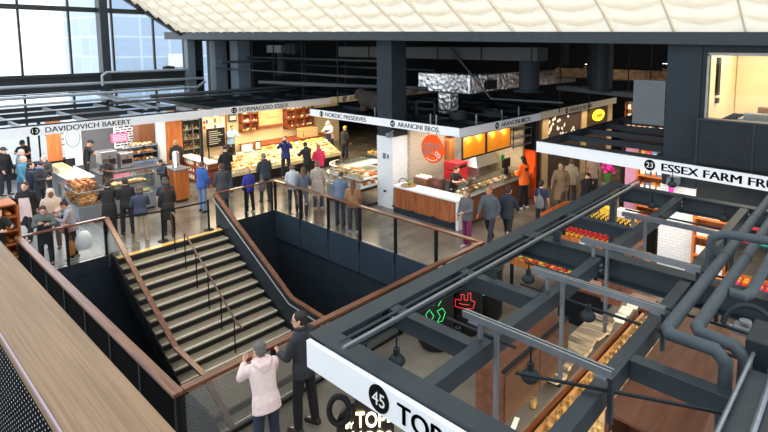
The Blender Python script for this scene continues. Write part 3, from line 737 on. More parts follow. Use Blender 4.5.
# ------------------------------------------------------------------ the near bar stall (number 45)
fr = thing('steel_canopy', 'blue-grey steel beam canopy over the bar in the right foreground', 'canopy', (-1.5, 6, 0))
ZT = 3.2
def beam(p0, p1, w=.15, h=.2): return MB().ibeam((p0[0], p0[1], ZT), (p1[0], p1[1], ZT), w, h).o('beam', STEEL, fr)
def tubeb(p0, p1, w=.12, h=.17): return MB().bar((p0[0], p0[1], ZT - h / 2 - .01), (p1[0], p1[1], ZT - h / 2 - .01), w, h).o('beam', STEEL, fr, bevel=.006)
MB().box(-3.72, -3.5, 2.62, 9.42, ZT - .02, ZT).box(-3.72, -3.69, 2.62, 9.42, ZT - .28, ZT - .02).box(-3.72, -3.55, 2.62, 9.42, ZT - .28, ZT - .26).o('beam', STEEL, fr)
MB().box(-3.5, 1.2, 2.62, 2.8, ZT - .02, ZT).box(-3.5, 1.2, 2.62, 2.65, ZT - .28, ZT - .02).box(-3.72, 1.2, 2.618, 2.75, ZT - .3, ZT - .28).o('beam', STEEL, fr)
MB().box(-3.5, 1.2, 9.25, 9.42, ZT - .02, ZT).box(-3.5, 1.2, 9.32, 9.35, ZT - .28, ZT - .02).box(-3.5, 1.2, 9.25, 9.42, ZT - .28, ZT - .26).o('beam', STEEL, fr)
MB().ibeam((-3.55, 6.04, ZT + .01), (1.2, 6.04, ZT + .01), .2, .3).o('beam', STEEL, fr)
for p0, p1 in (((-3.6, 3.46), (-2.53, 3.46)), ((-3.6, 4.57), (-2.53, 4.57)), ((-1.41, 4.15), (-.5, 4.15)), ((-2.47, 2.8), (-2.47, 5.94)), ((-1.47, 2.8), (-1.47, 5.94)), ((-2.47, 6.14), (-2.47, 9.26)), ((-1.5, 6.14), (-1.5, 9.26)), ((-3.6, 7.2), (-2.53, 7.2)), ((-.5, 2.8), (-.5, 5.94))):
    tubeb(p0, p1)
for (x, y) in ((-3.5, 3.46), (-3.5, 4.57), (-2.47, 5.9), (-1.47, 5.9), (-2.47, 9.2), (-1.5, 9.2), (-3.5, 6.04)):
    m = MB(); dx = .0 if y not in (3.46, 4.57, 6.04) else 1
    for s in (-1, 1):
        m = MB()
        if dx: m.box(x, x + .1, y + s * .066 - .005, y + s * .066 + .005, ZT - .17, ZT - .03)
        else: m.box(x + s * .066 - .005, x + s * .066 + .005, y - .1, y, ZT - .17, ZT - .03)
        m.o('cleat', STEEL, fr)
    mb = MB()
    for s in (-1, 1):
        for k in (.03, .07):
            if dx: mb.lathe([(.012, -.012), (.012, .012)], (x + k, y + s * .075, ZT - .07), 6, 'y'); mb.lathe([(.012, -.012), (.012, .012)], (x + k, y + s * .075, ZT - .13), 6, 'y')
            else: mb.lathe([(.012, -.012), (.012, .012)], (x + s * .075, y - k, ZT - .07), 6, 'x'); mb.lathe([(.012, -.012), (.012, .012)], (x + s * .075, y - k, ZT - .13), 6, 'x')
    mb.o('bolt', GALV, fr)
for x, y in ((-3.62, 9.3), (1.1, 2.7), (1.1, 9.3), (-3.62, 2.72)):
    pass
for x in (-3.62, 1.1):
    MB().box(x - .05, x + .05, 9.27, 9.38, 0, ZT - .28).o('post', STEEL, fr)
MB().box(1.05, 1.15, 2.66, 2.76, 0, ZT - .28).o('post', STEEL, fr)
MB().box(1.05, 1.2, 2.62, 9.42, ZT - .2, ZT).o('beam', STEEL, fr)
# fascia sign
sg = thing('fascia_sign', 'white fascia sign with the black number 45 badge, bottom centre', 'sign', (-1.2, 2.6, 2.92))
MB().box(-3.69, 1.2, 2.57, 2.615, 2.915, 3.165).o('board', SIGNW, sg, bevel=.004)
def badge(c, u, v, rad, num, parent, m1=INK, m2=WHITE):
    u, v = Vector(u), Vector(v); n = 28
    poly = [(rad * math.cos(2 * PI * i / n), rad * math.sin(2 * PI * i / n)) for i in range(n)]
    b = MB().prism(poly, Vector(c) + u.cross(v) * .001, u, v, .004).o('badge', m1, parent)
    nb = .31 * rad * len(num)
    lettering(num, Vector(c) - u * nb / 1 - v * rad * .48 + u.cross(v) * .006, u, v, nb * 2, rad * .96, m2, b, .003, 0, 'number')
X, Y, Z = Vector((1, 0, 0)), Vector((0, 1, 0)), Vector((0, 0, 1))
badge((-2.765, 2.57, 3.045), X, Z, .112, '45', sg)
lettering('TOP HOPS', (-2.565, 2.57, 2.963), X, Z, 1.06, .152, INK, sg, bold=.012)

# track rails on short stand-offs
for k, (x0, x1, y) in enumerate(((-2.68, -1.33, 3.53), (-2.68, -1.33, 4.73), (-2.66, -1.32, 5.87), (-2.65, -1.31, 7.17))):
    t = thing('strut_rail', ['galvanised strut rail nearest the number 45 badge', 'second galvanised strut rail back from the lettered sign', 'third galvanised strut rail, just past the heavy cross beam', 'farthest galvanised strut rail, above the white tiled column'][k], 'rail', (x0, y, 3.2))
    MB().box(x0, x1, y - .028, y - .01, 3.36, 3.41).box(x0, x1, y + .01, y + .028, 3.36, 3.41).box(x0, x1, y - .028, y + .028, 3.352, 3.36).o('channel', GALV, t)
    for j, x in enumerate((-2.5, -2.33, -1.34)):
        a = MB().box(x - .017, x + .017, y - .02, y + .02, (3.205, 2.3, 3.0)[j], 3.352).o('hanger', GALV if j < 2 else STEEL, t)
    MB().box(-2.6, -2.5, y - .05, y + .05, 3.335, 3.35).o('foot_plate', GALV, t); MB().box(-1.45, -1.36, y - .05, y + .05, 3.335, 3.35).o('foot_plate', GALV, t)
# long conduits beside the left beam
for k, (x, z, r_) in enumerate(((-3.1, 3.36, .016), (-3.04, 3.38, .013), (-3.13, 3.40, .012))):
    o = MB().pipe([(x, 2.5, z), (x, 9.1, z)], r_, 8).o('conduit', [GALV, STEEL, STEEL][k], None, True)
    tag(recenter(o), ['galvanised conduit, thickest of three running along the left canopy beam', 'dark conduit on the right of three along the left canopy beam', 'dark conduit on the left of three along the left canopy beam'][k], 'conduit')
for y, lab in ((4.55, 'small bracket carrying the conduits over the middle cross member'), (6.02, 'small bracket carrying the conduits on the heavy cross beam')):
    tag(recenter(MB().box(-3.12, -3.03, y, y + .03, 3.215, 3.34).o('conduit_bracket', STEEL)), lab, 'bracket')
# thin lamp rods and lamps
rods = [((-2.95, 3.62), (-2.2, 3.62), 3.2, 'thin black lamp rod beside the neon barrels'), ((-3.05, 5.2), (-2.3, 5.2), 3.2, 'thin black lamp rod under the left canopy beam, middle bay'), ((-2.9, 4.86), (-.75, 4.86), 3.1, 'long thin black rod crossing above the brown cabinets'), ((-2.0, 3.3), (-.55, 3.9), 3.22, 'thin black rod in front of the open brown cabinet'), ((-2.95, 8.1), (-1.2, 8.1), 3.15, 'thin black rod in the farthest canopy bay'), ((-2.95, 6.5), (-1.2, 6.5), 3.1, 'thin black rod just behind the heavy cross beam')]
for (x0, y0), (x1, y1), z, lab in rods:
    tag(recenter(MB().pipe([(x0, y0, z), (x1, y1, z)], .014, 8).o('lamp_rod', STEEL_D, None, True)), lab, 'rod')
LAMPON = mat('lamp_lens', (255, 226, 180), .3, emit=6)
def lamp_proto(lab):
    t = thing('spot_lamp', lab, 'lamp', (0, 0, 0))
    MB().pipe([(0, 0, .12), (0, 0, .3)], .01, 8).o('stem', BLACK, t, True, local=True)
    h = MB().lathe([(.001, .15), (.04, .15), (.04, .07), (.06, .06), (.1, .015), (.105, -.02), (.075, -.06), (.05, -.07), (.05, -.05)], (0, 0, 0), 16).o('head', STEEL_D, t, True, local=True)
    MB().lathe([(.001, -.066), (.045, -.066)], (0, 0, 0), 14).o('lens', LAMPON, h, local=True)
    return Proto(t)
LP = lamp_proto('lamp')
for x, y, z, lab in ((-3.05, 3.05, 2.95, 'grey spot lamp hanging inside the corner of the near canopy'), (-2.82, 3.62, 2.98, 'grey spot lamp nearest the green neon barrel'), (-2.66, 3.75, 2.9, 'larger grey spot lamp by the green neon barrel'), (-3.0, 5.2, 2.95, 'grey spot lamp left of a pair under the middle canopy bay'), (-2.75, 5.2, 2.9, 'grey spot lamp right of a pair under the middle canopy bay'),
                     (-2.0, 3.53, 3.02, 'black spot lamp hanging in front of the brown cabinet doors'), (-2.05, 4.73, 3.02, 'black spot lamp hanging in front of the rough live-edge slab'), (-2.25, 6.5, 2.8, 'grey spot lamp in front of the white tiled column'), (-2.8, 8.9, 3.0, 'grey spot lamp at the back of the canopy above the shelf packets'), (-1.75, 9.1, 2.95, 'grey spot lamp hung at the back beam near the white tiled column'), (-2.62, 9.35, 3.3, 'grey round spot lamp standing above the back beam')):
    LP.put((x, y, z + .06), 0, lab, sc=.74)
# insulated pipes on the right
for pts, r_, lab in (([(-1.17, 9.6, 3.42), (-1.2, 4.36, 3.42), (-1.16, 4.28, 3.42), (-.83, 4.28, 3.42), (-.75, 4.28, 3.34), (-.75, 4.28, 2.6)], .055, 'thick grey lagged pipe on the left, bending down in front of the cabinet'),
                     ([(-.98, 9.6, 3.42), (-1.02, 4.54, 3.42), (-.98, 4.46, 3.42), (-.73, 4.44, 3.42), (-.65, 4.44, 3.34), (-.65, 4.44, 2.6)], .055, 'thick grey lagged pipe on the right of the parallel pair'),
                     ([(-.78, 9.6, 3.42), (-.8, 5.5, 3.42), (-.84, 5.4, 3.42), (-.95, 5.4, 3.42)], .05, 'shorter grey lagged pipe at the far right ending in an elbow'),
                     ([(-1.32, 6.3, 3.3), (-1.32, 6.3, 3.6), (-1.2, 6.3, 3.68), (-.4, 6.45, 3.68), (.3, 6.5, 3.68)], .05, 'grey lagged pipe crossing over the pair near the heavy beam')):
    t = thing('lagged_pipe', lab, 'pipe', pts[0])
    MB().pipe(pts, r_, 14).o('pipe', PIPE, t, True)
    m = MB()
    for k in (.3, .62):
        a = Vector(pts[0]).lerp(Vector(pts[1]), k); d = (Vector(pts[1]) - Vector(pts[0])).normalized(); m.pipe([a, a + d * .05], r_ * 1.12, 14)
    m.o('joint', PIPE, t, True)
o = MB().pipe([(-.72 + .2 * math.cos(t), 5.0 + .12 * math.sin(t), 3.3 + .17 * math.sin(t)) for t in [PI * k / 10 for k in range(11)]], .024, 8).o('flexible_hose', STEEL_D, None, True)
tag(recenter(o), 'black flexible hose arching at the right edge', 'hose')
v = thing('pipe_valve', 'galvanised valve fitting on the conduits at the right edge', 'valve', (-.75, 5.1, 3.2))
MB().box(-.85, -.68, 5.02, 5.14, 3.22, 3.3).o('body', GALV, v, bevel=.01); MB().pipe([(-.95, 5.08, 3.26), (-.55, 5.08, 3.26)], .018, 8).o('stub', GALV, v, True); MB().lathe([(.05, 0), (.05, .012)], (-.76, 5.08, 3.33), 12).o('wheel', GALV, v)
tag(recenter(MB().pipe([(-2.6, 5.02, 3.26), (-.6, 5.02, 3.26)], .013, 8).o('conduit', STEEL_D, None, True)), 'thin dark conduit crossing to the valve at right', 'conduit')
p = thing('equipment_box', 'flat dark grey metal equipment box in the bottom right corner', 'equipment box', (-.2, 3.6, 3.2))
MB().box(-.6, .6, 2.85, 4.3, 3.21, 3.36).o('casing', STEEL, p, bevel=.01); MB().pipe([(-.60, 4.5, 3.4), (-.62, 2.9, 3.4)], .016, 8).pipe([(-.45, 4.5, 3.385), (-.45, 2.9, 3.385)], .02, 8).o('conduit', GALV, p, True)
MB().box(-.66, -.5, 4.45, 4.85, 3.2, 3.5).o('junction_box', STEEL_D, p, bevel=.01)

# brown cabinets under the canopy
c = thing('hanging_cabinet', 'brown veneer cabinet with two plain doors hung under the near canopy', 'cabinet', (-2.95, 5.55, 1.74))
MB().box(-3.16, -2.80, 4.38, 5.87, 1.74, 2.3).o('body', BROWNW, c, bevel=.004)
for k in range(2): MB().box(-2.80, -2.785, 4.40 + k * .735, 5.12 + k * .735, 1.75, 2.28).o('door', BROWNW, c, bevel=.003)
MB().box(-2.84, -2.80, 4.40, 5.87, 2.3, 2.33).o('trim', STEEL_D, c); MB().box(-3.34, -3.16, 4.5, 8.05, 2.2, 2.3).o('rear_board', BROWNW, c)
c = thing('hanging_cabinet', 'brown veneer cabinet farther back, behind the heavy cross beam', 'cabinet', (-3.1, 8.9, 1.3))
MB().box(-3.3, -3.0, 8.1, 9.2, 1.5, 2.25).o('body', BROWNW, c, bevel=.004); MB().box(-3.0, -2.985, 8.12, 9.18, 1.52, 2.23).o('door', BROWNW, c)
c = thing('open_cabinet', 'wide brown veneer cabinet with an open dark front, bottom right', 'cabinet', (-1.4, 5.7, 1.7))
m = MB(); m.box(-1.78, -1.0, 4.56, 7.0, 2.26, 2.3); m.box(-1.78, -1.74, 4.56, 7.0, 1.7, 2.26); m.box(-1.04, -1.0, 4.56, 7.0, 1.7, 2.26); m.box(-1.74, -1.04, 4.56, 7.0, 1.7, 1.74); m.box(-1.74, -1.04, 5.1, 5.14, 1.74, 2.26)
m.o('body', BROWNW, c, bevel=.003)
m = MB()
for k in range(5): MB().lathe([(.012, 0), (.012, .02)], (-1.735, 4.6, 1.82 + k * .09), 8, 'x').o('shelf_pin', GALV, c)
# bar counters
DKCTR = mat('dark_grey_counter', (86, 80, 74), .4, 0, .1, 4)
c = thing('back_counter', 'dark grey-topped back counter below the brown cabinets', 'counter', (-2.75, 6.8, 0))
MB().box(-3.4, -3.03, 4.7, 9.3, 1.04, 1.09).o('worktop', DKCTR, c, bevel=.004); MB().box(-3.38, -3.06, 4.75, 9.25, 0, 1.04).o('base', BROWNW, c)
# live edge slab
pts = [(0, 0)]; random.seed(3)
for i in range(33): pts.append((i / 32 * 2.05, .38 + .03 * math.sin(i * .55) + random.uniform(-.018, .018)))
pts.append((2.05, 0))
t = thing('live_edge_slab', 'rough weathered slab with a ragged edge raised over the back counter', 'slab', (-3.2, 7.3, 1.09))
MB().prism(pts[::-1], (-3.38, 6.0, 1.3), (0, 1, 0), (1, 0, 0), .055).o('top', wood('weathered_slab', (72, 62, 50), (190, 170, 140), 'X', .35, 4, 2.6), t)
for y in (6.2, 7.85): MB().box(-3.28, -3.05, y - .02, y + .02, 1.09, 1.3).o('support', BLACK, t)
c = thing('bar_counter', 'low lit service counter full of glassware beside the open cabinet', 'counter', (-2.0, 6, 0))
STEELTOP = mat('steel_worktop', (170, 150, 120), .3, .7, .1, 8)
MB().box(-2.99, -2.05, 4.5, 9.2, .86, .9).o('worktop', STEELTOP, c); MB().box(-2.95, -2.1, 4.55, 9.15, 0, .86).o('base', BLACK, c); MB().box(-2.98, -2.94, 4.5, 9.2, .9, .97).o('tap_rail', wood('amber_wood', (140, 98, 54), (186, 144, 92), 'Y'), c)
c = thing('front_counter', 'dark front bar counter under the number 45 sign', 'counter', (-2.6, 3.2, 0))
GL = glass('bar_glass', (240, 240, 236), .4, .05)
t = thing('bar_tumbler', 'clear drinking glass', 'glass', (0, 0, 0))
MB().lathe([(.001, 0), (.03, 0), (.04, .14), (.036, .14), (.027, .012), (.001, .012)], (0, 0, 0), 12).o('bowl', GL, t, True, local=True); MB().lathe([(.001, .013), (.029, .013), (.034, .08), (.001, .08)], (0, 0, 0), 10).o('drink', mat('pale_beer', (226, 178, 96), .2), t, True, local=True)
TU = Proto(t)
random.seed(11)
for i in range(96):
    y = 4.65 + i // 4 * .19; x = -2.86 + (i % 4) * .16 + random.uniform(-.03, .03)
    TU.put((x, y + random.uniform(-.03, .03), .9), 0, 'clear drinking glass in the rows along the lit service counter', 'glasses on the service counter', sc=random.uniform(.9, 1.25))
tag(TU.put((-3.12, 5.6, 1.09), 0, 'single clear glass standing alone on the dark back counter', sc=1.2), 'single clear glass standing alone on the dark back counter', 'glass')
for q in [o for o in bpy.data.objects if o.get('label') == 'single clear glass standing alone on the dark back counter' and o.parent is None]:
    if 'group' in q: del q['group']
PAPER = mat('white_paper', (236, 230, 218), .7)
for k, (x, y, a) in enumerate(((-2.6, 8.9, .3), (-3.12, 8.5, .2), (-3.14, 8.82, .1), (-3.12, 9.12, .2))):
    o = MB().box(-.09, .09, -.13, .13, 0, .02 + k * .006).o('paper_stack', PAPER); o.location = (x, y, 1.09 if x < -3 else .9); o.rotation_euler = (0, 0, a)
    tag(o, ['white paper stack nearest the ragged slab on the counter', 'second white paper stack from the ragged slab', 'third white paper stack from the ragged slab', 'farthest white paper stack on the dark counter'][k], 'paper')
o = MB().box(-.03, .03, -.11, .11, 0, .012).o('clipboard', PAPER); o.location = (-3.15, 5.2, 1.09); o.rotation_euler = (0, 0, .3); tag(o, 'small pale pad lying on the dark counter under the cabinet doors', 'pad')
# the front counter
MB().box(-3.4, -2.5, 2.9, 4.15, .0, .98).o('base', BLACK, c); MB().box(-3.45, -2.45, 2.86, 4.2, .98, 1.02).o('worktop', DKCTR, c)

# jug sign
u = Vector((.74, .67, 0)).normalized(); v = Vector((0, 0, 1)); o0 = atz(367, 428, 1.9)
j = thing('jug_sign', 'black jug-shaped sign with glowing white letters under the fascia', 'sign', o0 - Vector((0, 0, .45)))
body = [(-.27, -.45), (.27, -.45), (.29, -.4), (.29, .05), (.26, .15), (.17, .24), (.1, .28), (.1, .38), (-.1, .38), (-.1, .28), (-.17, .24), (-.26, .15), (-.29, .05), (-.29, -.4)]
BRN = mat('dark_bronze_jug', (40, 30, 26), .4, .2)
MB().prism(body, o0 - u * .02, u, v, -.06).o('jug', BRN, j, bevel=.008)
m = MB(); m.pipe([o0 + u * (-.27 + .1 * math.cos(t)) + v * (.22 + .15 * math.sin(t)) - u.cross(v) * -.03 for t in [2 * PI * i / 22 for i in range(23)]], .03, 10); m.o('handle', BLACK, j, True)
NEONW = mat('warm_white_letters', (255, 240, 214), .4, emit=1.7)
nrm = u.cross(v)
for s, a, b_, w, h in (('TOP', -.11, .02, .3, .16), ('HOPS', -.15, -.2, .4, .17), ('BY', -.21, .01, .075, .06), ('BY', .205, .07, .07, .06)):
    lettering(s, o0 + u * a + v * b_ + nrm * .004, u, v, w, h, NEONW, j, .015, .004)
m = MB(); m.pipe([o0 + v * .38, (o0.x, o0.y, 2.9)], .012, 8); m.o('hanger', BLACK, j)

# neon barrels
DRUM = mat('black_drum', (18, 18, 19), .6, .1)
def neon(rgb): return mat('neon_%d_%d_%d' % rgb, rgb, .4, emit=1.5)
art = {'g': [[(-.2, .0), (-.12, .12), (-.04, 0), (-.12, -.14), (-.2, 0)], [(.02, -.12), (.08, .0), (.02, .1), (.12, .15), (.18, .05), (.12, -.1), (.02, -.12)], [(-.05, .2), (-.02, .3)], [(.04, .2), (.1, .3)], [(-.2, .22), (-.14, .32)], [(-.06, -.28), (.12, -.28)], [(-.06, -.22), (.12, -.22)]],
       'r': [[(-.2, -.1), (-.2, .05), (-.08, .05), (-.08, .17), (-.02, .17), (-.02, .06), (.05, .06), (.05, .2), (.11, .2), (.11, .05), (.2, .0), (.16, -.13), (-.2, -.1)], [(-.12, -.02), (.08, -.04)]],
       't': [[(-.16, -.12), (-.16, .12), (-.04, .14), (-.04, -.12), (-.16, -.12)], [(.0, -.12), (.0, .16), (.14, .12), (.14, -.12), (.0, -.12)], [(-.16, .0), (.14, .02)]]}
for k, (px, py, key, rgb, lab) in enumerate(((436, 344, 'g', (60, 235, 120), 'black drum with green neon line drawing under the near canopy'), (465, 330, 'r', (255, 60, 60), 'black drum with red neon hand drawing, middle of three'), (486, 316, 't', (60, 225, 190), 'black drum with teal neon drawing, farthest of three'))):
    g = atz(px, py, 0); d = thing('drum_table', lab, 'drum', (g.x, g.y, 0))
    MB().lathe([(.001, 0), (.28, 0), (.34, .1), (.355, .5), (.34, 1.0), (.32, 1.08), (.001, 1.08)], (g.x, g.y, 0), 24).o('drum', DRUM, d, True)
    MB().lathe([(.001, 1.08), (.36, 1.08), (.36, 1.12), (.001, 1.12)], (g.x, g.y, 0), 24).o('top', DRUM, d)
    face = math.atan2(-g.y, -g.x)
    def pt(a, b_): t = face + a / .36; return Vector((g.x + .362 * math.cos(t), g.y + .362 * math.sin(t), .76 + b_))
    m = MB()
    for ln in art[key]:
        P = []
        for (a0, b0), (a1, b1) in zip(ln, ln[1:]):
            for q in range(4): P.append(pt(a0 + (a1 - a0) * q / 4, b0 + (b1 - b0) * q / 4))
        P.append(pt(*ln[-1])); m.pipe(P, .0035, 6)
    m.o('neon_drawing', neon(rgb), d)
# ------------------------------------------------------------------ fascia signs of the other stalls
def sign_x(lab, xf, y0, y1, z0, z1, texts, face=1, name='fascia_sign', board=SIGNW):
    """fascia in the plane x = xf facing +X"""
    s = thing(name, lab, 'sign', (xf, (y0 + y1) / 2, z0)); MB().box(xf - .05, xf, y0, y1, z0, z1).o('board', board, s)
    for txt, ya, yb, num, yb_c in texts:
        h = (z1 - z0); zc = (z0 + z1) / 2
        if num: badge((xf, yb_c, zc), Y, Z, h * .42, num, s)
        lettering(txt, (xf, ya, zc - h * .29), Y, Z, yb - ya, h * .58, INK, s, .004, .009)
    return s
def sign_y(lab, yf, x0, x1, z0, z1, texts):
    s = thing('fascia_sign', lab, 'sign', ((x0 + x1) / 2, yf, z0)); MB().box(x0, x1, yf, yf + .05, z0, z1).o('board', SIGNW, s)
    for txt, xa, xb, num, xc in texts:
        h = (z1 - z0); zc = (z0 + z1) / 2
        if num: badge((xc, yf, zc), X, Z, h * .42, num, s)
        lettering(txt, (xa, yf, zc - h * .29), X, Z, xb - xa, h * .58, INK, s, .004, .009)
    return s
sign_x('long white fascia sign with number 13 badge over the bakery', -20.4, -2, 10.1, 2.86, 3.16, [('DAVIDOVICH BAKERY', 4.5, 7.03, '13', 4.23)])
sign_x('white fascia sign with number 12 badge over the cheese stall', -20.4, 10.12, 16.0, 2.88, 3.18, [('FORMAGGIO ESSEX', 11.22, 13.6, '12', 10.98)])
sign_x('warm-lit fascia sign half hidden behind the dark bundle on the roof', -20.4, 16.02, 30, 2.9, 3.2, [('DE', 17.25, 17.7, '10', 16.85), ('CHE', 18.6, 19.3, None, 0), ('KOER', 21.3, 22.3, None, 0)], board=mat('cream_sign_panel', (230, 214, 184), .5, 0, .03))
sign_y('white fascia sign with number 11 badge left of the middle column', 12.56, -17.35, -13.32, 2.92, 3.19, [('NORDIC PRESERVES', -16.36, -14.02, '11', -16.6)])
sign_y('white fascia sign with number 43 badge facing the stairwell, above the orange disc', 12.56, -13.32, -9.78, 2.92, 3.19, [('ARANCINI BROS.', -12.42, -10.55, '43', -12.66)])
sign_x('white fascia sign with number 43 badge running back above the orange panels', -9.75, 12.54, 17.6, 2.90, 3.17, [('ARANCINI BROS.', 14.86, 16.85, '43', 14.62)])
sign_x('cream fascia sign with number 42 badge far down the right aisle', -9.75, 17.62, 25, 2.92, 3.2, [('HEROES & VILLAINS', 20.0, 22.2, '42', 19.72)], board=mat('cream_sign_panel', (230, 214, 184), .5, 0, .03))
# essex sign is slightly skewed to the grid
es = thing('fascia_sign', 'white fascia sign with number 23 badge at the right edge', 'sign', (-3, 12, 2.9))
e0, e1 = Vector((-6.9, 12.24, 0)), Vector((1.5, 11.56, 0)); eu = (e1 - e0).normalized(); en = eu.cross(Z)
m = MB(); m.bar(e0 - en * .03 + Z * 3.04, e1 - en * .03 + Z * 3.04, .06, .28); m.o('board', SIGNW, es)
def ept(x): t = (x - e0.x) / eu.x; return e0 + eu * t
badge(ept(-3.86) + Z * 3.04 + en * .001, eu, Z, .125, '23', es)
lettering('ESSEX FARM FRUIT', ept(-3.60) + Z * 2.955, eu, Z, 2.5, .17, INK, es, .004, .02)

# ------------------------------------------------------------------ roof frames of the stalls
BAKST_LIT = mat('window_lit_steel', (150, 162, 172), .3, .25, .12, 5)  # roof steel made paler, the window light painted into its colour
def canopy(lab, xs, ys, z=3.2, w=.1, h=.16, m_=BAKST_LIT, posts=(), name='steel_canopy', roof=False, m2=None):
    x0, x1, y0, y1 = min(xs), max(xs), min(ys), max(ys)
    t = thing(name, lab, 'canopy', ((x0 + x1) / 2, (y0 + y1) / 2, 0))
    for x in xs: MB().ibeam((x, y0, z), (x, y1, z), w, h).o('beam', m_, t)
    for y in ys: MB().bar((x0, y, z - .09), (x1, y, z - .09), w * .8, h * .8).o('beam', m2 or m_, t)
    for x, y in posts: MB().box(x - .045, x + .045, y - .045, y + .045, 0, z - h).o('post', m_, t)
    if roof: MB().box(x0 + .05, x1 - .05, y0 + .05, y1, z - .17, z - .155).o('roof_board', BLACK, t)
    return t
canopy('grey steel roof frame over the bakery at left', (-20.52, -22.4, -24.4, -26.4), [-1.6 + 1.85 * k for k in range(7)], m_=STEEL, m2=BAKST_LIT, posts=((-20.52, 9.6), (-20.52, .2), (-26.4, 9.6), (-26.4, .2)))  # cross beams get the window-lit colour, long beams stay dark
canopy('dark steel roof frame over the cheese stall', (-20.52, -22.4, -24.3, -26.2), [10.3 + 1.9 * k for k in range(8)], m_=STEEL, posts=((-26.2, 10.3), (-26.2, 23.6)), roof=True)
canopy('dark steel roof frame over the corner food stall', (-17.6, -15.4, -13.4, -11.6, -9.9), [12.8 + 1.7 * k for k in range(7)], z=3.16, m_=STEEL_D, posts=((-9.9, 17.5), (-17.6, 23)), roof=True)
canopy('dark steel roof frame over the produce stall at right', (-6.8, -3.8, -.6, 1.4), [12.42 + 1.35 * k for k in range(8)], z=3.2, m_=STEEL, w=.14, h=.2, posts=((-6.8, 21.7),))
MB
# pipes, ducts and trays in the dark space above the stalls
def pipe_thing(pts, r_, lab, m_=PIPE, name='service_pipe', cat='pipe'): return tag(recenter(MB().pipe(pts, r_, 10).o(name, m_, None, True)), lab, cat)  # service pipes run free in the air
pipe_thing([(-27.2, -3, 4.0), (-27.2, 13, 4.0)], .07, 'long grey pipe running under the left window sill', BAKST_LIT)
pipe_thing([(-26.2, -3, 3.62), (-26.2, 12.2, 3.62), (-26.2, 12.6, 3.9)], .07, 'second long grey pipe above the bakery roof', BAKST_LIT)
pipe_thing([(-25.3, -3, 3.42), (-25.3, 10.4, 3.42)], .05, 'third thinner grey pipe above the bakery roof', BAKST_LIT)
pipe_thing([(-24.2, 9.2, 3.5), (-24.2, 20, 3.5)], .09, 'pale grey pipe above the cheese stall roof', PIPE)
pipe_thing([(-23.0, 7.2, 3.46), (-23.0, 15.4, 3.46)], .05, 'pipe with flanges lying over both roofs at left', PIPE)
pipe_thing([(-24.5, 12.6, 4.9), (-24.5, 17, 4.9)], .07, 'short grey pipe high behind the left columns', PIPE)
pipe_thing([(-21.6, 12.9, 4.05), (-13.4, 15.2, 4.05)], .08, 'grey pipe sloping across behind the middle column', PIPE)
pipe_thing([(-26.9, 8.2, 3.9), (-26.9, 8.2, 4.35), (-26.9, 8.4, 4.5), (-26.9, 12.1, 4.5)], .06, 'bent grey pipe beside the steel window column', BAKST_LIT)
o = MB()
for k in range(2): o.bar((-26.6, 7.9 + k * .4, 3.5), (-21.2, 7.9 + k * .4, 3.3), .04, .07)
for k in range(18): o.bar((-26.5 + k * .3, 7.9, 3.5 - k * .011), (-26.5 + k * .3, 8.3, 3.5 - k * .011), .03, .03)
tag(recenter(o.o('cable_tray', mat('pale_cable_tray', (150, 162, 172), .4, .5))), 'pale metal cable tray crossing the bakery roof', 'cable tray')  # tray is left unsupported above the roof, without hangers
b = thing('roof_machine', 'small dark machine box standing on the low wall below the blue window', 'box', (-27.6, 11.6, 4.42)); MB().box(-27.8, -27.4, 11.2, 11.65, 4.42, 4.66).o('casing', STEEL_D, b, bevel=.02); MB().box(-27.7, -27.5, 11.3, 11.55, 4.66, 4.68).o('lid', STEEL, b)
DUCT = mat('dark_grey_duct', (58, 60, 60), .55, .2, .1, 2)
def duct(lab, bx, flanges, m_=DUCT, ax='x'):  # duct boxes stand clear of the ceiling, no hangers modelled
    t = thing('air_duct', lab, 'duct', ((bx[0] + bx[1]) / 2, (bx[2] + bx[3]) / 2, bx[4])); MB().box(*bx).o('duct', m_, t)
    m = MB()
    for f in flanges:
        if ax == 'x': m.box(f - .02, f + .02, bx[2] - .03, bx[3] + .03, bx[4] - .03, bx[5] + .03)
        else: m.box(bx[0] - .03, bx[1] + .03, f - .02, f + .02, bx[4] - .03, bx[5] + .03)
    m.o('flange', STEEL_D, t); return t
duct('long dark rectangular air duct under the black ceiling behind the middle column', (-18.5, -8.5, 15.0, 15.7, 5.22, 5.66), (-16.5, -14.6, -12.7, -10.7, -8.7))
duct('short grey duct box up behind the left columns', (-24.3, -23.0, 15.0, 15.7, 5.35, 5.72), (-23.65,), mat('mid_grey_duct', (120, 122, 120), .5, .2))
duct('small grey duct end beside the short duct box', (-22.6, -21.8, 15.0, 15.6, 5.3, 5.8), (-22.2,), COLM)
def riser(lab, x, y, z0, z1, r_=.3, m_=COLM):  # round ducts stop short of the ceiling and are not hung from it
    t = thing('air_duct', lab, 'duct', (x, y, z0)); MB().lathe([(.001, z0), (r_, z0), (r_, z1), (.001, z1)], (x, y, 0), 20).o('duct', m_, t, True)
    MB().lathe([(r_, z0), (r_ * 1.5, z0), (r_ * 1.5, z0 + .05), (r_, z0 + .05)], (x, y, 0), 20).o('collar', m_, t); return t
riser('light grey round duct dropping behind the left columns', -23.4, 15.3, 4.2, 5.36, .24)
riser('dark round duct dropping right of the foil-wrapped duct', -8.95, 15.3, 4.2, 5.24, .34)
riser('dark round duct dropping farther right near the grey board', -6.7, 16.0, 4.3, 5.9, .3, STEEL_D)
riser('dark round duct hanging between the right ducts', -7.6, 17.5, 4.3, 5.9, .3, STEEL_D)
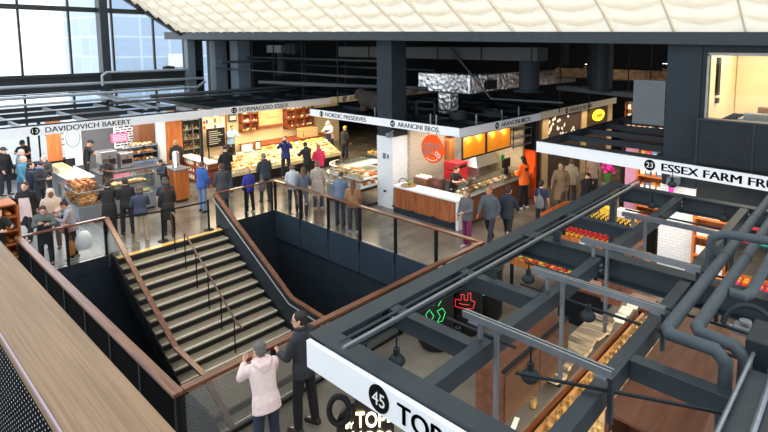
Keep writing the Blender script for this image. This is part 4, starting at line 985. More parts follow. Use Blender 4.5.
# foil wrapped duct
def foil():
    m = bpy.data.materials.new('crumpled_foil'); m.use_nodes = True; nt = m.node_tree; b = nt.nodes['Principled BSDF']
    b.inputs['Metallic'].default_value = 1; b.inputs['Roughness'].default_value = .3; b.inputs['Base Color'].default_value = lin((226, 226, 226))
    tc = nt.nodes.new('ShaderNodeTexCoord'); vo = nt.nodes.new('ShaderNodeTexVoronoi'); vo.inputs['Scale'].default_value = 6; nz = nt.nodes.new('ShaderNodeTexNoise'); nz.inputs['Scale'].default_value = 5; nz.inputs['Detail'].default_value = 4
    nt.links.new(tc.outputs['Object'], vo.inputs['Vector']); nt.links.new(tc.outputs['Object'], nz.inputs['Vector'])
    a = nt.nodes.new('ShaderNodeMath'); a.operation = 'ADD'; nt.links.new(vo.outputs['Distance'], a.inputs[0]); nt.links.new(nz.outputs['Fac'], a.inputs[1])
    bp = nt.nodes.new('ShaderNodeBump'); bp.inputs['Strength'].default_value = .32; bp.inputs['Distance'].default_value = .08
    nt.links.new(a.outputs[0], bp.inputs['Height']); nt.links.new(bp.outputs['Normal'], b.inputs['Normal']); return m
FOIL = foil()
t = thing('air_duct', 'crumpled silver foil duct with a short drop, behind the middle column', 'duct', (-12, 15.5, 3.1))  # foil duct is unsupported too, no hangers modelled
MB().box(-13.9, -11.35, 15.2, 15.9, 3.93, 4.68).o('duct', FOIL, t, bevel=.05)
MB().box(-12.95, -12.35, 15.3, 15.85, 3.1, 3.95).o('drop', FOIL, t, bevel=.05)
MB().box(-11.95, -11.4, 15.9, 24, 3.95, 4.66).o('duct_run', FOIL, t, bevel=.05)
MB().box(-11.38, -11.3, 16.3, 16.9, 4.05, 4.4).o('access_panel', BLACK, t)
t = thing('air_duct', 'bronze-looking foil duct running far back at right', 'duct', (-7, 20, 4.2)); MB().box(-11, -3.9, 21, 21.6, 4.3, 4.8).o('duct', mat('bronze_foil', (104, 78, 54), .3, .9, .5, 5, .6), t, bevel=.05)
MB().box(-10.8, -10.6, 21.05, 21.5, 4.8, 5.95).o('hanger', STEEL_D, t)
# vents, fans and small gear on the corner stall's roof
for k, (x, y) in enumerate(((-11.2, 14.4), (-10.6, 15.6))):
    t = thing('roof_fan', ['round black fan housing nearer the corner on the food stall roof', 'round black fan housing farther from the corner on the food stall roof'][k], 'fan', (x, y, 3.17))
    MB().lathe([(.3, 3.17), (.34, 3.17), (.34, 3.4), (.26, 3.42), (.24, 3.3), (.05, 3.3), (.05, 3.26), (.3, 3.26)], (x, y, 0), 20).o('housing', STEEL_D, t, True)
    MB().bar((x - .3, y, 3.33), (x + .3, y, 3.33), .05, .02).bar((x, y - .3, 3.33), (x, y + .3, 3.33), .05, .02).o('spider', STEEL, t)
for k, (x, y) in enumerate(((-11.1, 12.75), (-10.85, 12.75), (-13.9, 12.9), (-9.95, 15.2), (-9.95, 16.3), (-9.95, 13.7))):
    pipe_thing([(x, y, 3.1), (x, y, 3.5)], .025, ['short galvanised stub left of two above the lettered corner sign', 'short galvanised stub right of two above the lettered corner sign', 'galvanised stub on the roof left of the middle column', 'second roof stub back from the stall corner', 'third roof stub back from the stall corner', 'first roof stub back from the stall corner'][k], GALV, 'vent_stub')
m = MB()
for k in range(2): m.box(-13.1 + k * .9, -13.05 + k * .9, 14.2, 14.25, 3.16, 3.7)
m.box(-13.1, -12.15, 14.2, 14.25, 3.65, 3.7); m.box(-13.1, -12.15, 14.2, 14.25, 3.4, 3.44)
tag(recenter(m.o('pipe_stand', STEEL)), 'small grey pipe stand on the roof left of the foil drop', 'stand')
pipe_thing([(-13.2, 15.0, 3.3), (-9.6, 15.0, 3.3)], .03, 'thin pipe lying across the corner stall roof', STEEL)
pipe_thing([(-12.0, 14.9, 5.6), (-10.2, 14.9, 3.9), (-7.5, 14.9, 3.95)], .035, 'thin slanting conduit crossing in front of the foil duct', PIPE)
t = thing('wrapped_bundle', 'dark brown shaggy wrapped bundle on the roof beside the middle column', 'bundle', (-14.8, 13.6, 3.16)); m = MB()
m.ell((-15.0, 13.7, 3.62), (.62, .35, .36), 14, 9); m.ell((-14.35, 13.7, 3.5), (.6, .36, .38), 14, 9); m.ell((-15.55, 13.7, 3.8), (.3, .25, .26), 12, 8); m.box(-15.4, -15.1, 13.5, 13.8, 3.16, 3.6); m.box(-14.4, -14.0, 13.5, 13.8, 3.16, 3.5)
me = remesh(m, .05, 2, 'wrap'); me.transform(Matrix.Translation((14.8, -13.6, -3.16))); me.materials.clear(); me.materials.append(mat('dark_brown_fibre', (44, 36, 31), .95, 0, .5, 14, .8)); ob = bpy.data.objects.new('wrap', me); col.objects.link(ob); ob.parent = t
random.seed(5)
for k, (x, y) in enumerate([(-24, 14), (-22.9, 14.5), (-21.7, 15.5), (-20.4, 14.4), (-19.0, 15.8), (-17.6, 14.2), (-16.2, 15.9), (-9.2, 18), (-8.2, 18.4), (-7.0, 19), (-5.9, 18)]):
    pipe_thing([(x, y, 3.2), (x, y, 5.95)], .022, 'thin black hanger rod dropping from the service ceiling', STEEL_D, 'hanger_rod')['group'] = 'hanger rods above the stalls'
for k, (y, z) in enumerate(((13.6, 4.5), (14.6, 5.1), (16.4, 4.7))):
    pipe_thing([(-27, y, z), (-14, y, z)], .05, ['lowest dark pipe crossing behind the left columns', 'topmost dark pipe crossing behind the left columns', 'middle dark pipe crossing behind the left columns'][k], STEEL)
m = MB()
for k in range(2): m.bar((-8.6, 16.6 + k * .5, 4.25), (-4.4, 15.2 + k * .5, 4.25), .05, .14)
for k in range(9): m.bar((-8.4 + k * .45, 16.55 - k * .15, 4.2), (-8.4 + k * .45, 17.05 - k * .15, 4.2), .04, .03)
tag(recenter(m.o('cable_tray', PIPE)), 'grey cable ladder behind the grey board at right', 'cable tray')  # ladder has nothing holding it up, hangers not modelled
# ceiling glints: small lamps in the dark back
for k, (x, y, z) in enumerate(((-9.9, 22, 4.9), (-6.6, 22, 5.0), (-6.0, 24, 4.6), (-8.0, 26, 4.4), (-9.0, 24, 4.2))):
    t = thing('ceiling_lamp', ['small lit lamp above the foil duct', 'small lit lamp high in the dark at right', 'small lit lamp in the dark behind the hanging ducts', 'small lit lamp deep down the right aisle', 'small lit lamp over the far aisle stalls'][k], 'lamp', (x, y, z))
    MB().box(x - .16, x + .16, y - .05, y + .05, z, z + .05).o('housing', BLACK, t); MB().box(x - .14, x + .14, y - .04, y + .04, z - .012, z).o('tube', mat('lamp_tube', (255, 244, 220), .3, emit=8), t)

# ------------------------------------------------------------------ small repeated goods (models)
def rock(m, c, rad, n=10, k=6): m.ell(c, rad, n, k)
def single(name, mb, m_, smooth=True): 
    o = mb.o(name, m_, None, smooth); return Proto(o)
CRUST = [mat('golden_crust', (206, 138, 66), .6, 0, .25, 14), mat('dark_crust', (150, 88, 42), .6, 0, .25, 14), mat('pale_dough', (232, 196, 140), .6, 0, .15, 14)]
def loaf(kind):
    m = MB()
    if kind == 0: m.rings([[(x, r_ * math.cos(a), .045 + .9 * r_ * math.sin(a)) for a in [2 * PI * j / 10 for j in range(10)]] for x, r_ in ((-.13, .015), (-.11, .04), (-.05, .052), (0, .055), (.05, .052), (.11, .04), (.13, .015))])
    elif kind == 1: m.lathe([(.004, 0), (.05, .0), (.062, .03), (.05, .06), (.02, .075), (.004, .077)], (0, 0, 0), 12)
    else: m.rings([[(.07 * math.cos(t) + .02 * math.cos(t) * math.cos(a), .07 * math.sin(t) + .02 * math.sin(t) * math.cos(a), .022 + .02 * math.sin(a)) for a in [2 * PI * j / 8 for j in range(8)]] for t in [2 * PI * i / 14 for i in range(15)]], False)
    return m
def goods(name, cat, lab, group, kinds):
    ps = []
    for mbf, m_ in kinds:
        o = mbf.o(name, m_, None, True); tag(o, lab, cat, group); ps.append(Proto(o))
    return ps
def cap_of(p, room):
    me = p.root.data
    if me is None: return 9
    return room / max(p.root.dimensions.x, p.root.dimensions.y, .01)
def scatter(ps, n, area, z, rng=.5, sc=(.85, 1.15), layers=1, dz=.05, slope=0., lift=.0):
    bready = ps[0].root['category'] in ('bread', 'bun', 'pastry', 'cookie')
    x0, x1, y0, y1 = area
    import math as mm
    nx = max(1, round(mm.sqrt(n / layers * (x1 - x0) / (y1 - y0)))); ny = max(1, round(n / layers / nx))
    for l in range(layers):
        for i in range(nx):
            for j in range(ny):
                x = x0 + (i + .5 + (l % 2) * .2) * (x1 - x0) / nx + random.uniform(-.05, .05) * (x1 - x0) / nx; y = y0 + (j + .5) * (y1 - y0) / ny + random.uniform(-.05, .05) * (y1 - y0) / ny
                p = random.choice(ps); k = random.uniform(*sc) if bready else min(random.uniform(*sc), cap_of(p, .93 * min((x1 - x0) / nx, (y1 - y0) / ny)))
                p.put((x, y, z + l * dz + slope * (x1 - x)), random.uniform(0, rng * 2 * PI) if bready else random.choice((0, PI)), sc=k)

# ------------------------------------------------------------------ bakery
GREYB = mat('grey_case_body', (128, 134, 140), .4, .2, .05); DKB = mat('dark_case_plinth', (40, 42, 44), .5)
CHROME = STAINLESS
def glass_case(lab, x0, x1, y0, y1, zb, zt, body=GREYB, name='display_case', shelf=None, cat='display case'):
    t = thing(name, lab, cat, ((x0 + x1) / 2, (y0 + y1) / 2, 0))
    MB().box(x0, x1, y0, y1, .08, zb).o('body', body, t, bevel=.008); MB().box(x0 + .04, x1 - .04, y0 + .04, y1 - .04, 0.012, .08).o('plinth', DKB, t)
    m = MB(); k = .006
    m.box(x1 - k, x1, y0, y1, zb, zt); m.box(x0, x1, y0, y0 + k, zb, zt); m.box(x0, x1, y1 - k, y1, zb, zt); m.box(x0 + .15, x1, y0, y1, zt, zt + k); m.o('glass', GLASS, t)
    m = MB()
    for x in (x0 + .01, x1 - .01):
        for y in (y0 + .01, y1 - .01): m.box(x - .012, x + .012, y - .012, y + .012, zb, zt)
    m.box(x1 - .02, x1 + .004, y0, y1, zt - .01, zt + .02); m.o('frame', CHROME, t)
    if shelf: MB().box(x0 + .1, x1 - .2, y0 + .02, y1 - .02, shelf, shelf + .012).o('shelf', GLASS, t)
    return t
glass_case('low glass case of cookies at the near end of the bakery counter', -21.4, -19.25, 4.95, 5.85, .55, 1.0)
glass_case('long glass bakery case of pastries behind the dark-coated queue', -20.1, -19.25, 5.9, 7.3, .6, 1.28, shelf=.95)
ck = goods('cookie', 'cookie', 'golden brown cookie heaped in the low near glass case', 'cookies in the low bakery case', [(loaf(1), CRUST[0]), (loaf(1), CRUST[1]), (loaf(2), CRUST[0])])
random.seed(21); scatter(ck, 120, (-21.3, -19.35, 5.02, 5.78), .56, layers=2, dz=.085, sc=(.95, 1.2))
pa = goods('pastry', 'pastry', 'golden pastry laid out in the long bakery case', 'pastries in the long bakery case', [(loaf(1), CRUST[0]), (loaf(2), CRUST[1]), (loaf(0), CRUST[2])])
scatter(pa, 60, (-19.96, -19.42, 6.08, 7.15), .612, layers=1, sc=(.8, 1.0)); scatter(pa, 40, (-19.92, -19.55, 6.08, 7.15), .967, sc=(.7, .9))
t = thing('end_cabinet', 'orange wood end cabinet with grey top closing the bakery counter', 'cabinet', (-19.65, 8.25, 0))
MB().box(-20.1, -19.2, 8.0, 8.46, .1, 1.18).o('body', ORANGEW, t, bevel=.005); MB().box(-20.14, -19.16, 7.97, 8.5, 1.18, 1.24).o('top', mat('grey_stone_top', (122, 124, 124), .4), t, bevel=.005); MB().box(-20.06, -19.24, 8.04, 8.42, .012, .1).o('plinth', DKB, t)
t = thing('work_counter', 'bright white counter inside the bakery at the left', 'counter', (-22.6, 5.6, 0))
MB().box(-24.0, -21.5, 5.3, 6.1, .96, 1.02).o('worktop', WHITE, t); MB().box(-23.95, -21.55, 5.35, 6.05, .012, .96).o('body', GREYB, t)
t = thing('pastry_box', 'open pale cardboard box on the white bakery counter', 'box', (-23.3, 5.5, 1.02)); CARD = mat('pale_cardboard', (214, 190, 154), .8)
m = MB(); m.box(-23.9, -22.6, 5.32, 5.34, 1.02, 1.22); m.box(-23.9, -22.6, 5.7, 5.72, 1.02, 1.22); m.box(-23.9, -23.88, 5.34, 5.7, 1.02, 1.22); m.box(-22.62, -22.6, 5.34, 5.7, 1.02, 1.22); m.box(-23.9, -22.6, 5.32, 5.72, 1.02, 1.03); m.o('box', CARD, t)
pa2 = goods('bun', 'bun', 'golden bun piled on top of the low near bakery case', 'buns on top of the near case', [(loaf(1), CRUST[0]), (loaf(0), CRUST[1])])
scatter(pa2, 46, (-21.1, -19.9, 5.1, 5.7), 1.008, layers=2, dz=.075, sc=(.8, 1.0))
BKW = mat('grey_bakery_panel', (128, 130, 134), .5, 0, .05)
def wallboard(name, lab, cat, x, y0, y1, z0, z1, m_, parts=None):
    t = thing(name, lab, cat, (x, (y0 + y1) / 2, z0)); MB().box(x - .04, x, y0, y1, z0, z1).o('panel', m_, t); return t
struct(MB().box(-25.75, -25.6, 6.5, 8.4, 0, 2.95).o('wall_bakery_back', BKW))
wallboard('partition_board', 'narrow orange wood panel at the left of the bakery', 'panel', -24.5, 5.42, 5.9, 1.2, 2.9, ORANGEW)
MB().box(-24.6, -24.45, 5.4, 5.92, 0, 1.2).o('base', BLACK, bpy.data.objects['partition_board'])
t = wallboard('round_logo_board', 'white board with a pale grey round badge in the bakery', 'board', -24.4, 5.98, 6.55, .9, 2.9, WHITE)
m = MB(); m.pipe([(-24.39, 6.26 + .24 * math.cos(a), 2.05 + .36 * math.sin(a)) for a in [2 * PI * i / 24 for i in range(25)]], .03, 6); m.pipe([(-24.39, 6.26 + .14 * math.cos(a), 2.05 + .2 * math.sin(a)) for a in [2 * PI * i / 20 for i in range(21)]], .02, 6); m.o('ring', mat('pale_blue_grey', (120, 140, 152), .6), t)
t = wallboard('menu_board', 'white menu board with black lines of writing in the bakery', 'menu board', -24.3, 7.7, 8.5, 1.4, 2.68, WHITE)
m = MB(); random.seed(4)
for k in range(11):
    y = 7.76
    while y < 8.4:
        w = random.uniform(.05, .2); m.box(-24.3, -24.294, y, min(8.46, y + w), 2.58 - k * .108, 2.63 - k * .108); y += w + .04
m.o('writing', INK, t)
t = wallboard('pink_sign', 'hot pink lit sign board in the bakery', 'sign', -23.2, 7.25, 7.85, 1.85, 2.2, mat('hot_pink_sign', (250, 70, 120), .5, emit=.6))
m = MB()
for k in range(4): m.box(-23.2, -23.194, 7.3, 7.8, 1.9 + k * .07, 1.93 + k * .07)
m.o('writing', mat('pink_writing', (255, 190, 180), .5), t)
t = thing('hanging_wood_cupboard', 'dark wood wall cupboard in the bakery beside a white post', 'cupboard', (-23.6, 8.6, 1.6)); MB().box(-23.9, -23.3, 8.3, 8.95, 1.55, 2.8).o('body', wood('mid_wood', (92, 54, 30), (132, 82, 48), 'Z'), t); MB().box(-23.3, -23.28, 8.32, 8.93, 1.57, 2.78).o('door', wood('mid_wood', (92, 54, 30), (132, 82, 48), 'Z'), t)
tag(recenter(MB().box(-23.1, -22.9, 8.95, 9.2, 0, 2.9).o('white_post', WHITE)), 'white post between the bakery cupboard and the orange panel', 'post')
wallboard('partition_board', 'tall orange wood panel beside the bakery post, right end', 'panel', -22.9, 9.2, 9.9, 0, 2.86, ORANGEW)
# black slanted roller frame and trolley at left
t = thing('bread_shelf', 'wooden bakery shelf unit at the left edge of the photo', 'shelf', (-17.1, 2.5, 0)); m = MB()
MB().box(-17.5, -16.7, 1.9, 1.95, 0.012, 1.7).box(-17.5, -16.7, 2.95, 3.0, 0.012, 1.7).box(-17.5, -16.7, 1.9, 3.0, 1.66, 1.7).box(-17.5, -17.46, 1.9, 3.0, .012, 1.7).o('body', ORANGEW, t)
for k in range(4): MB().box(-17.46, -16.72, 1.95, 2.95, .25 + k * .36, .28 + k * .36).o('shelf', ORANGEW, t)
bl = goods('bread_loaf', 'bread', 'crusty loaf on the wooden shelf unit at the left edge', 'loaves on the left shelf unit', [(loaf(0), CRUST[0]), (loaf(0), CRUST[1])])
for k in range(4): scatter(bl, 8, (-17.4, -16.78, 2.0, 2.9), .285 + k * .36, rng=.1, sc=(1.0, 1.25))
# coffee machine, urn and baskets
def machine(name, lab, cat, x, y, z, w, d, h):
    t = thing(name, lab, cat, (x, y, z)); MB().box(x - d / 2, x + d / 2, y - w / 2, y + w / 2, z + .04, z + h).o('body', STAINLESS, t, bevel=.02)
    MB().box(x + d / 2, x + d / 2 + .01, y - w * .4, y + w * .4, z + h * .3, z + h * .6).o('recess', BLACK, t); MB().lathe([(.02, 0), (.02, .1)], (x + d / 2, y, z + h * .75), 8, 'x').o('tap', BLACK, t)
    m = MB()
    for a in (-1, 1):
        for b_ in (-1, 1): m.box(x + a * d * .4 - .02, x + a * d * .4 + .02, y + b_ * w * .4 - .02, y + b_ * w * .4 + .02, z, z + .04)
    m.o('foot', BLACK, t); return t
struct_c = thing('back_counter', 'stainless back counter behind the bakery case', 'counter', (-22.4, 7.3, 0)); MB().box(-23.2, -21.9, 6.4, 8.9, .9, .94).o('worktop', STAINLESS, struct_c); MB().box(-23.15, -21.95, 6.45, 8.85, .012, .9).o('body', GREYB, struct_c)
machine('coffee_machine', 'large stainless coffee machine behind the bakery counter', 'coffee machine', -22.6, 6.85, .94, .55, .6, .75); machine('coffee_machine', 'second stainless coffee machine right beside the large one', 'coffee machine', -22.5, 7.45, .94, .45, .5, .6)
t = thing('bread_rack', 'slanted wire rack of golden bread above the bakery counter', 'rack', (-22.9, 8.2, .94)); m = MB()
for k in range(3): m.box(-23.2 , -22.6, 7.7, 8.75, 1.06 + k * .3, 1.075 + k * .3)
for y in (7.7, 8.72):
    for x in (-23.19, -22.63): m.box(x, x + .02, y, y + .02, .94, 1.75)
m.o('frame', GALV, t)
br = goods('bread', 'bread', 'golden bread roll on the tiered wire rack behind the bakery case', 'bread on the bakery wire rack', [(loaf(0), CRUST[0]), (loaf(1), CRUST[1]), (loaf(1), CRUST[2])])
for k in range(3): scatter(br, 15, (-23.05, -22.7, 7.82, 8.62), 1.09 + k * .3, sc=(.8, 1.0))
def urn(lab, x, y, z, h=.55):
    t = thing('drinks_urn', lab, 'urn', (x, y, z)); MB().lathe([(.001, z), (.14, z), (.14, z + .05), (.12, z + .08), (.12, z + h), (.09, z + h + .06), (.03, z + h + .08), (.001, z + h + .09)], (x, y, 0), 18).o('body', STAINLESS, t, True)
    MB().box(x + .12, x + .17, y - .02, y + .02, z + .12, z + .16).o('tap', BLACK, t)
    return t
urn('tall stainless urn on the orange end cabinet', -19.5, 8.15, 1.24); urn('second stainless urn beside the tall one on the end cabinet', -19.85, 8.3, 1.24, .48)
# left: black roller frame
m = MB()
for k in range(2): m.bar((-27.4, 5.8 + k * .7, 2.5), (-25.9, 6.0 + k * .7, 1.4), .05, .08)
for k in range(5): m.bar((-27.2 + k * .28, 5.82 + k * .04, 2.35 - k * .2), (-27.2 + k * .28, 6.52 + k * .04, 2.35 - k * .2), .03, .03)
m.box(-27.43, -27.37, 5.77, 5.83, 0, 2.5); m.box(-27.43, -27.37, 6.47, 6.53, 0, 2.5); m.box(-25.93, -25.87, 5.97, 6.03, 0, 1.4); m.box(-25.93, -25.87, 6.67, 6.73, 0, 1.4)
tag(recenter(m.o('slanted_rack', BLACK)), 'black slanted frame left of the orange bakery panel', 'rack')
t = thing('black_cash_register', 'black till screen on the white bakery counter', 'till', (-23.5, 5.9, 1.02)); MB().box(-23.55, -23.48, 5.75, 6.05, 1.1, 1.4).o('screen', BLACK, t); MB().box(-23.6, -23.4, 5.85, 5.95, 1.02, 1.1).o('stand', BLACK, t)

# ------------------------------------------------------------------ cheese stall
struct(MB().box(-24.9, -24.75, 10.1, 20, 0, 2.95).o('wall_cheese_back', CREAM))
t = thing('drinks_fridge', 'tall glass-door fridge left of the cheese stall wall', 'fridge', (-24.3, 10.85, 0))
MB().box(-24.7, -24.68, 10.4, 11.3, .1, 2.7).box(-24.7, -24.0, 10.38, 10.42, 0, 2.75).box(-24.7, -24.0, 11.28, 11.32, 0, 2.75).box(-24.7, -24.0, 10.42, 11.28, 2.7, 2.75).box(-24.7, -24.0, 10.42, 11.28, 0, .12).o('body', mat('black_fridge', (36, 36, 38), .4), t)
for k in range(5): MB().box(-24.66, -24.05, 10.43, 11.27, .5 + k * .45, .515 + k * .45).o('shelf', WHITE, t)
for k in range(2): MB().box(-24.0, -23.99, 10.42 + k * .43, 10.85 + k * .43, .12, 2.7).o('door', GLASS, t)
MB().box(-23.99, -23.97, 10.83, 10.87, .8, 2.0).o('handle', GALV, t)
BOT_RED = mat('red_bottle', (170, 34, 40), .2)
BOT = [mat('amber_bottle', (150, 88, 34), .15), mat('green_bottle', (54, 84, 46), .15), mat('pale_bottle', (214, 196, 150), .2), mat('dark_bottle', (42, 32, 26), .15)]
LBL = [mat('cream_label', (236, 226, 200), .7), mat('red_label', (190, 56, 40), .7), mat('yellow_label', (228, 190, 60), .7), mat('white_label', (238, 238, 236), .7), mat('blue_label', (70, 100, 150), .7)]
def bottle(mi, li, lab, group, jar=False):
    t = thing('jar' if jar else 'bottle', lab, 'jar' if jar else 'bottle', (0, 0, 0), group)
    if jar:
        MB().lathe([(.001, 0), (.038, 0), (.042, .01), (.042, .085), (.034, .1), (.001, .1)], (0, 0, 0), 12).o('body', BOT[mi], t, True, local=True); MB().lathe([(.001, .1), (.037, .1), (.037, .122), (.001, .122)], (0, 0, 0), 12).o('lid', LBL[li], t, True, local=True)
    else:
        MB().lathe([(.001, 0), (.036, 0), (.038, .01), (.038, .15), (.03, .185), (.014, .21), (.014, .265), (.001, .265)], (0, 0, 0), 12).o('body', BOT[mi], t, True, local=True); MB().lathe([(.0145, .225), (.0165, .225), (.0165, .27), (.001, .27)], (0, 0, 0), 10).o('cap', LBL[li], t, True, local=True); MB().lathe([(.0385, .04), (.039, .04), (.039, .12), (.0385, .12)], (0, 0, 0), 12).o('label', LBL[(li + 1) % 5], t, local=True)
    return Proto(t)
def packet(rgb, lab, group, name='packet', cat='packet'):
    t = thing(name, lab, cat, (0, 0, 0), group); MB().box(-.05, .05, -.06, .06, 0, .2).o('carton', mat('carton_%d_%d_%d' % rgb, rgb, .6), t, bevel=.004, local=True); MB().box(.05, .052, -.045, .045, .05, .14).o('label', LBL[3], t, local=True); return Proto(t)
def shelf_rows(ps, xs, y0, y1, z, n, sc=(1, 1.2), rz=0):
    f = (y1 - y0) / n / .105; sc = (min(sc[0], f * .9), min(sc[1], f))
    for i in range(n): random.choice(ps).put((random.choice(xs) if isinstance(xs, (list, tuple)) else xs, y0 + (i + .5) * (y1 - y0) / n + random.uniform(-.01, .01), z), rz, sc=random.uniform(*sc))
fb = [bottle(i % 4, i, 'small bottle on a shelf inside the tall glass-door fridge', 'bottles in the fridge') for i in range(3)]
for k in range(5): shelf_rows(fb, [-24.15, -24.25], 10.5, 11.2, .516 + k * .45, 8)
t = wallboard('poster_wall', 'wood-framed board pinned with colourful cards in the cheese stall', 'pin board', -24.6, 11.45, 12.75, .3, 2.8, mat('pale_board', (214, 190, 160), .8)); m = MB(); random.seed(9)
MB().box(-24.62, -24.56, 11.38, 11.45, .3, 2.85).box(-24.62, -24.56, 12.75, 12.82, .3, 2.85).box(-24.62, -24.56, 11.38, 12.82, 2.8, 2.87).o('frame', REDW, t)
for k in range(34):
    m = MB(); y = 11.5 + (k % 9) * .135; z = 1.7 + (k // 9) * .27; m.box(-24.6, -24.592, y, y + .1, z, z + random.uniform(.12, .22)); m.o('card', LBL[random.randrange(5)], t)
t = wallboard('chalkboard', 'black chalkboard with chalk lines in front of the pinned cards', 'chalkboard', -24.2, 11.6, 12.5, .85, 1.75, BLACK); m = MB()
for k in range(7): m.box(-24.2, -24.194, 11.7, 11.7 + random.uniform(.4, .7), 1.6 - k * .1, 1.625 - k * .1)
m.o('chalk_writing', mat('chalk', (190, 190, 184), .9), t); MB().box(-24.25, -24.21, 11.65, 11.7, 0, .85).o('leg', BLACK, t); MB().box(-24.25, -24.21, 12.4, 12.45, 0, .85).o('leg', BLACK, t)
t = wallboard('poster', 'small dark poster beside the first wood shelf', 'poster', -24.6, 12.95, 13.35, 1.9, 2.7, mat('dark_green_poster', (50, 60, 48), .6)); MB().box(-24.6, -24.594, 13.0, 13.3, 2.0, 2.2).o('picture', LBL[0], t)
def wall_shelf(lab, y0, y1, z0, z1, n, bays_=2):
    t = thing('wall_shelf', lab, 'shelf', (-24.5, (y0 + y1) / 2, z0)); m = MB(); x0, x1 = -24.7, -24.35
    m.box(x0, x1, y0, y0 + .05, z0, z1); m.box(x0, x1, y1 - .05, y1, z0, z1); m.box(x0, x1, y0, y1, z1 - .05, z1); m.box(x0, x0 + .02, y0, y1, z0, z1)
    for k in range(1, bays_): y = y0 + (y1 - y0) * k / bays_; m.box(x0, x1, y - .02, y + .02, z0, z1)
    m.o('carcass', REDW, t); h = (z1 - z0) / n
    for k in range(n): MB().box(x0, x1, y0, y1, z0 + k * h, z0 + k * h + .04).o('shelf', REDW, t)
    return [z0 + k * h + .041 for k in range(n)]
zz = wall_shelf('reddish wood wall shelf of jars and books left of the bright boards', 13.5, 14.45, 1.35, 2.65, 3)
js = [bottle(i % 4, i, 'jar or small bottle on the left reddish wall shelf', 'jars on the left wall shelf', i % 2 == 0) for i in range(4)]; bk = [packet(c_, 'book-like carton on the left reddish wall shelf', 'cartons on the left wall shelf') for c_ in ((70, 110, 90), (230, 220, 190), (180, 60, 40))]
for k, z in enumerate(zz): shelf_rows(js + bk, [-24.45, -24.5], 13.58, 14.38, z, 9, (1.1, 1.5))
zz = wall_shelf('reddish wood wall shelf of jars right of the bright boards', 16.1, 17.9, 1.2, 2.65, 3, 3)
js2 = [bottle(i % 4, i + 1, 'jar or bottle on the right reddish wall shelf', 'jars on the right wall shelf', i % 2 == 0) for i in range(4)]
for k, z in enumerate(zz): shelf_rows(js2, [-24.45, -24.5], 16.2, 17.8, z, 13, (1.1, 1.5))
WARMB = wood('pale_lit_board', (206, 168, 110), (236, 208, 156), 'Y', .5, 5)
t = thing('cheese_boards', 'bright pale boards fixed on the wall between the two wood shelves', 'wall boards', (-24.7, 15.2, 1.4))
for k in range(3): MB().box(-24.74, -24.68, 14.5, 16.0, 1.5 + k * .42, 1.9 + k * .42).o('board', WARMB, t)
MB().box(-24.74, -24.4, 14.5, 16.0, 1.42, 1.48).o('ledge', REDW, t)
# counters
t = thing('wood_counter', 'reddish wood counter with open shelf at the left end of the cheese stall', 'counter', (-21.5, 9.85, 0))
MB().box(-22.8, -20.3, 9.72, 10.2, .95, 1.0).o('worktop', WHITE, t); m = MB(); m.box(-22.78, -20.32, 10.12, 10.18, 0, .95); m.box(-22.78, -22.72, 9.74, 10.12, 0, .95); m.box(-20.38, -20.32, 9.74, 10.12, 0, .95); m.box(-21.6, -21.55, 9.74, 10.12, 0, .95)
for k in range(3): m.box(-22.78, -20.32, 9.74, 10.12, .06 + k * .3, .1 + k * .3)
m.o('body', REDW, t)
jq = [packet(c_, 'pale packet in the open wood counter facing the stairs', 'packets in the wood counter') for c_ in ((232, 222, 200), (200, 120, 80))]
for k in range(3):
    for i in range(12): random.choice(jq).put((-22.6 + i * .2, 9.85, .101 + k * .3), -PI / 2, sc=.9)
CHB = mat('black_case_base', (26, 26, 28), .4)
def cheese_case(lab, y0, y1):
    t = thing('cheese_case', lab, 'display case', (-20.1, (y0 + y1) / 2, 0)); MB().box(-20.7, -19.75, y0, y1, .0, .42).o('base', CHB, t, bevel=.02)
    m = MB(); m.add([(-20.7, y0, .42), (-19.7, y0, .42), (-19.7, y0, .55), (-20.7, y0, 1.0), (-20.7, y1, .42), (-19.7, y1, .42), (-19.7, y1, .55), (-20.7, y1, 1.0)], [(0, 1, 2, 3), (7, 6, 5, 4), (0, 4, 5, 1), (1, 5, 6, 2), (2, 6, 7, 3), (3, 7, 4, 0)]); m.o('sloped_bed', mat('cream_case_bed', (234, 214, 170), .6), t)
    MB().box(-21.1, -20.7, y0, y1, .0, 1.08).o('back_ledge', mat('pale_stone_ledge', (196, 180, 150), .4), t, bevel=.01)
    MB().box(-19.72, -19.70, y0, y1, .5, .68).o('glass_front', GLASS, t)
    return t
cheese_case('lit sloped cheese case left of the man taking a photo', 10.35, 13.6); cheese_case('lit sloped cheese case right of the man taking a photo', 13.65, 16.0)
CH = [mat('pale_cheese', (240, 218, 160), .5, 0, .08), mat('yellow_cheese', (232, 180, 84), .5, 0, .08), mat('white_rind', (244, 238, 222), .6), mat('orange_rind', (206, 124, 56), .6)]
def wedge():
    m = MB(); a = .7; r_ = .15; n = 5; top = [(0, 0)] + [(r_ * math.cos(a * i / n - a / 2), r_ * math.sin(a * i / n - a / 2)) for i in range(n + 1)]
    return m.prism(top, (-.08, 0, 0), (1, 0, 0), (0, 1, 0), .085)
wheel = lambda: MB().lathe([(.001, 0), (.085, 0), (.095, .02), (.095, .06), (.085, .08), (.001, .08)], (0, 0, 0), 14)
blk = lambda: MB().box(-.09, .09, -.05, .05, 0, .08)
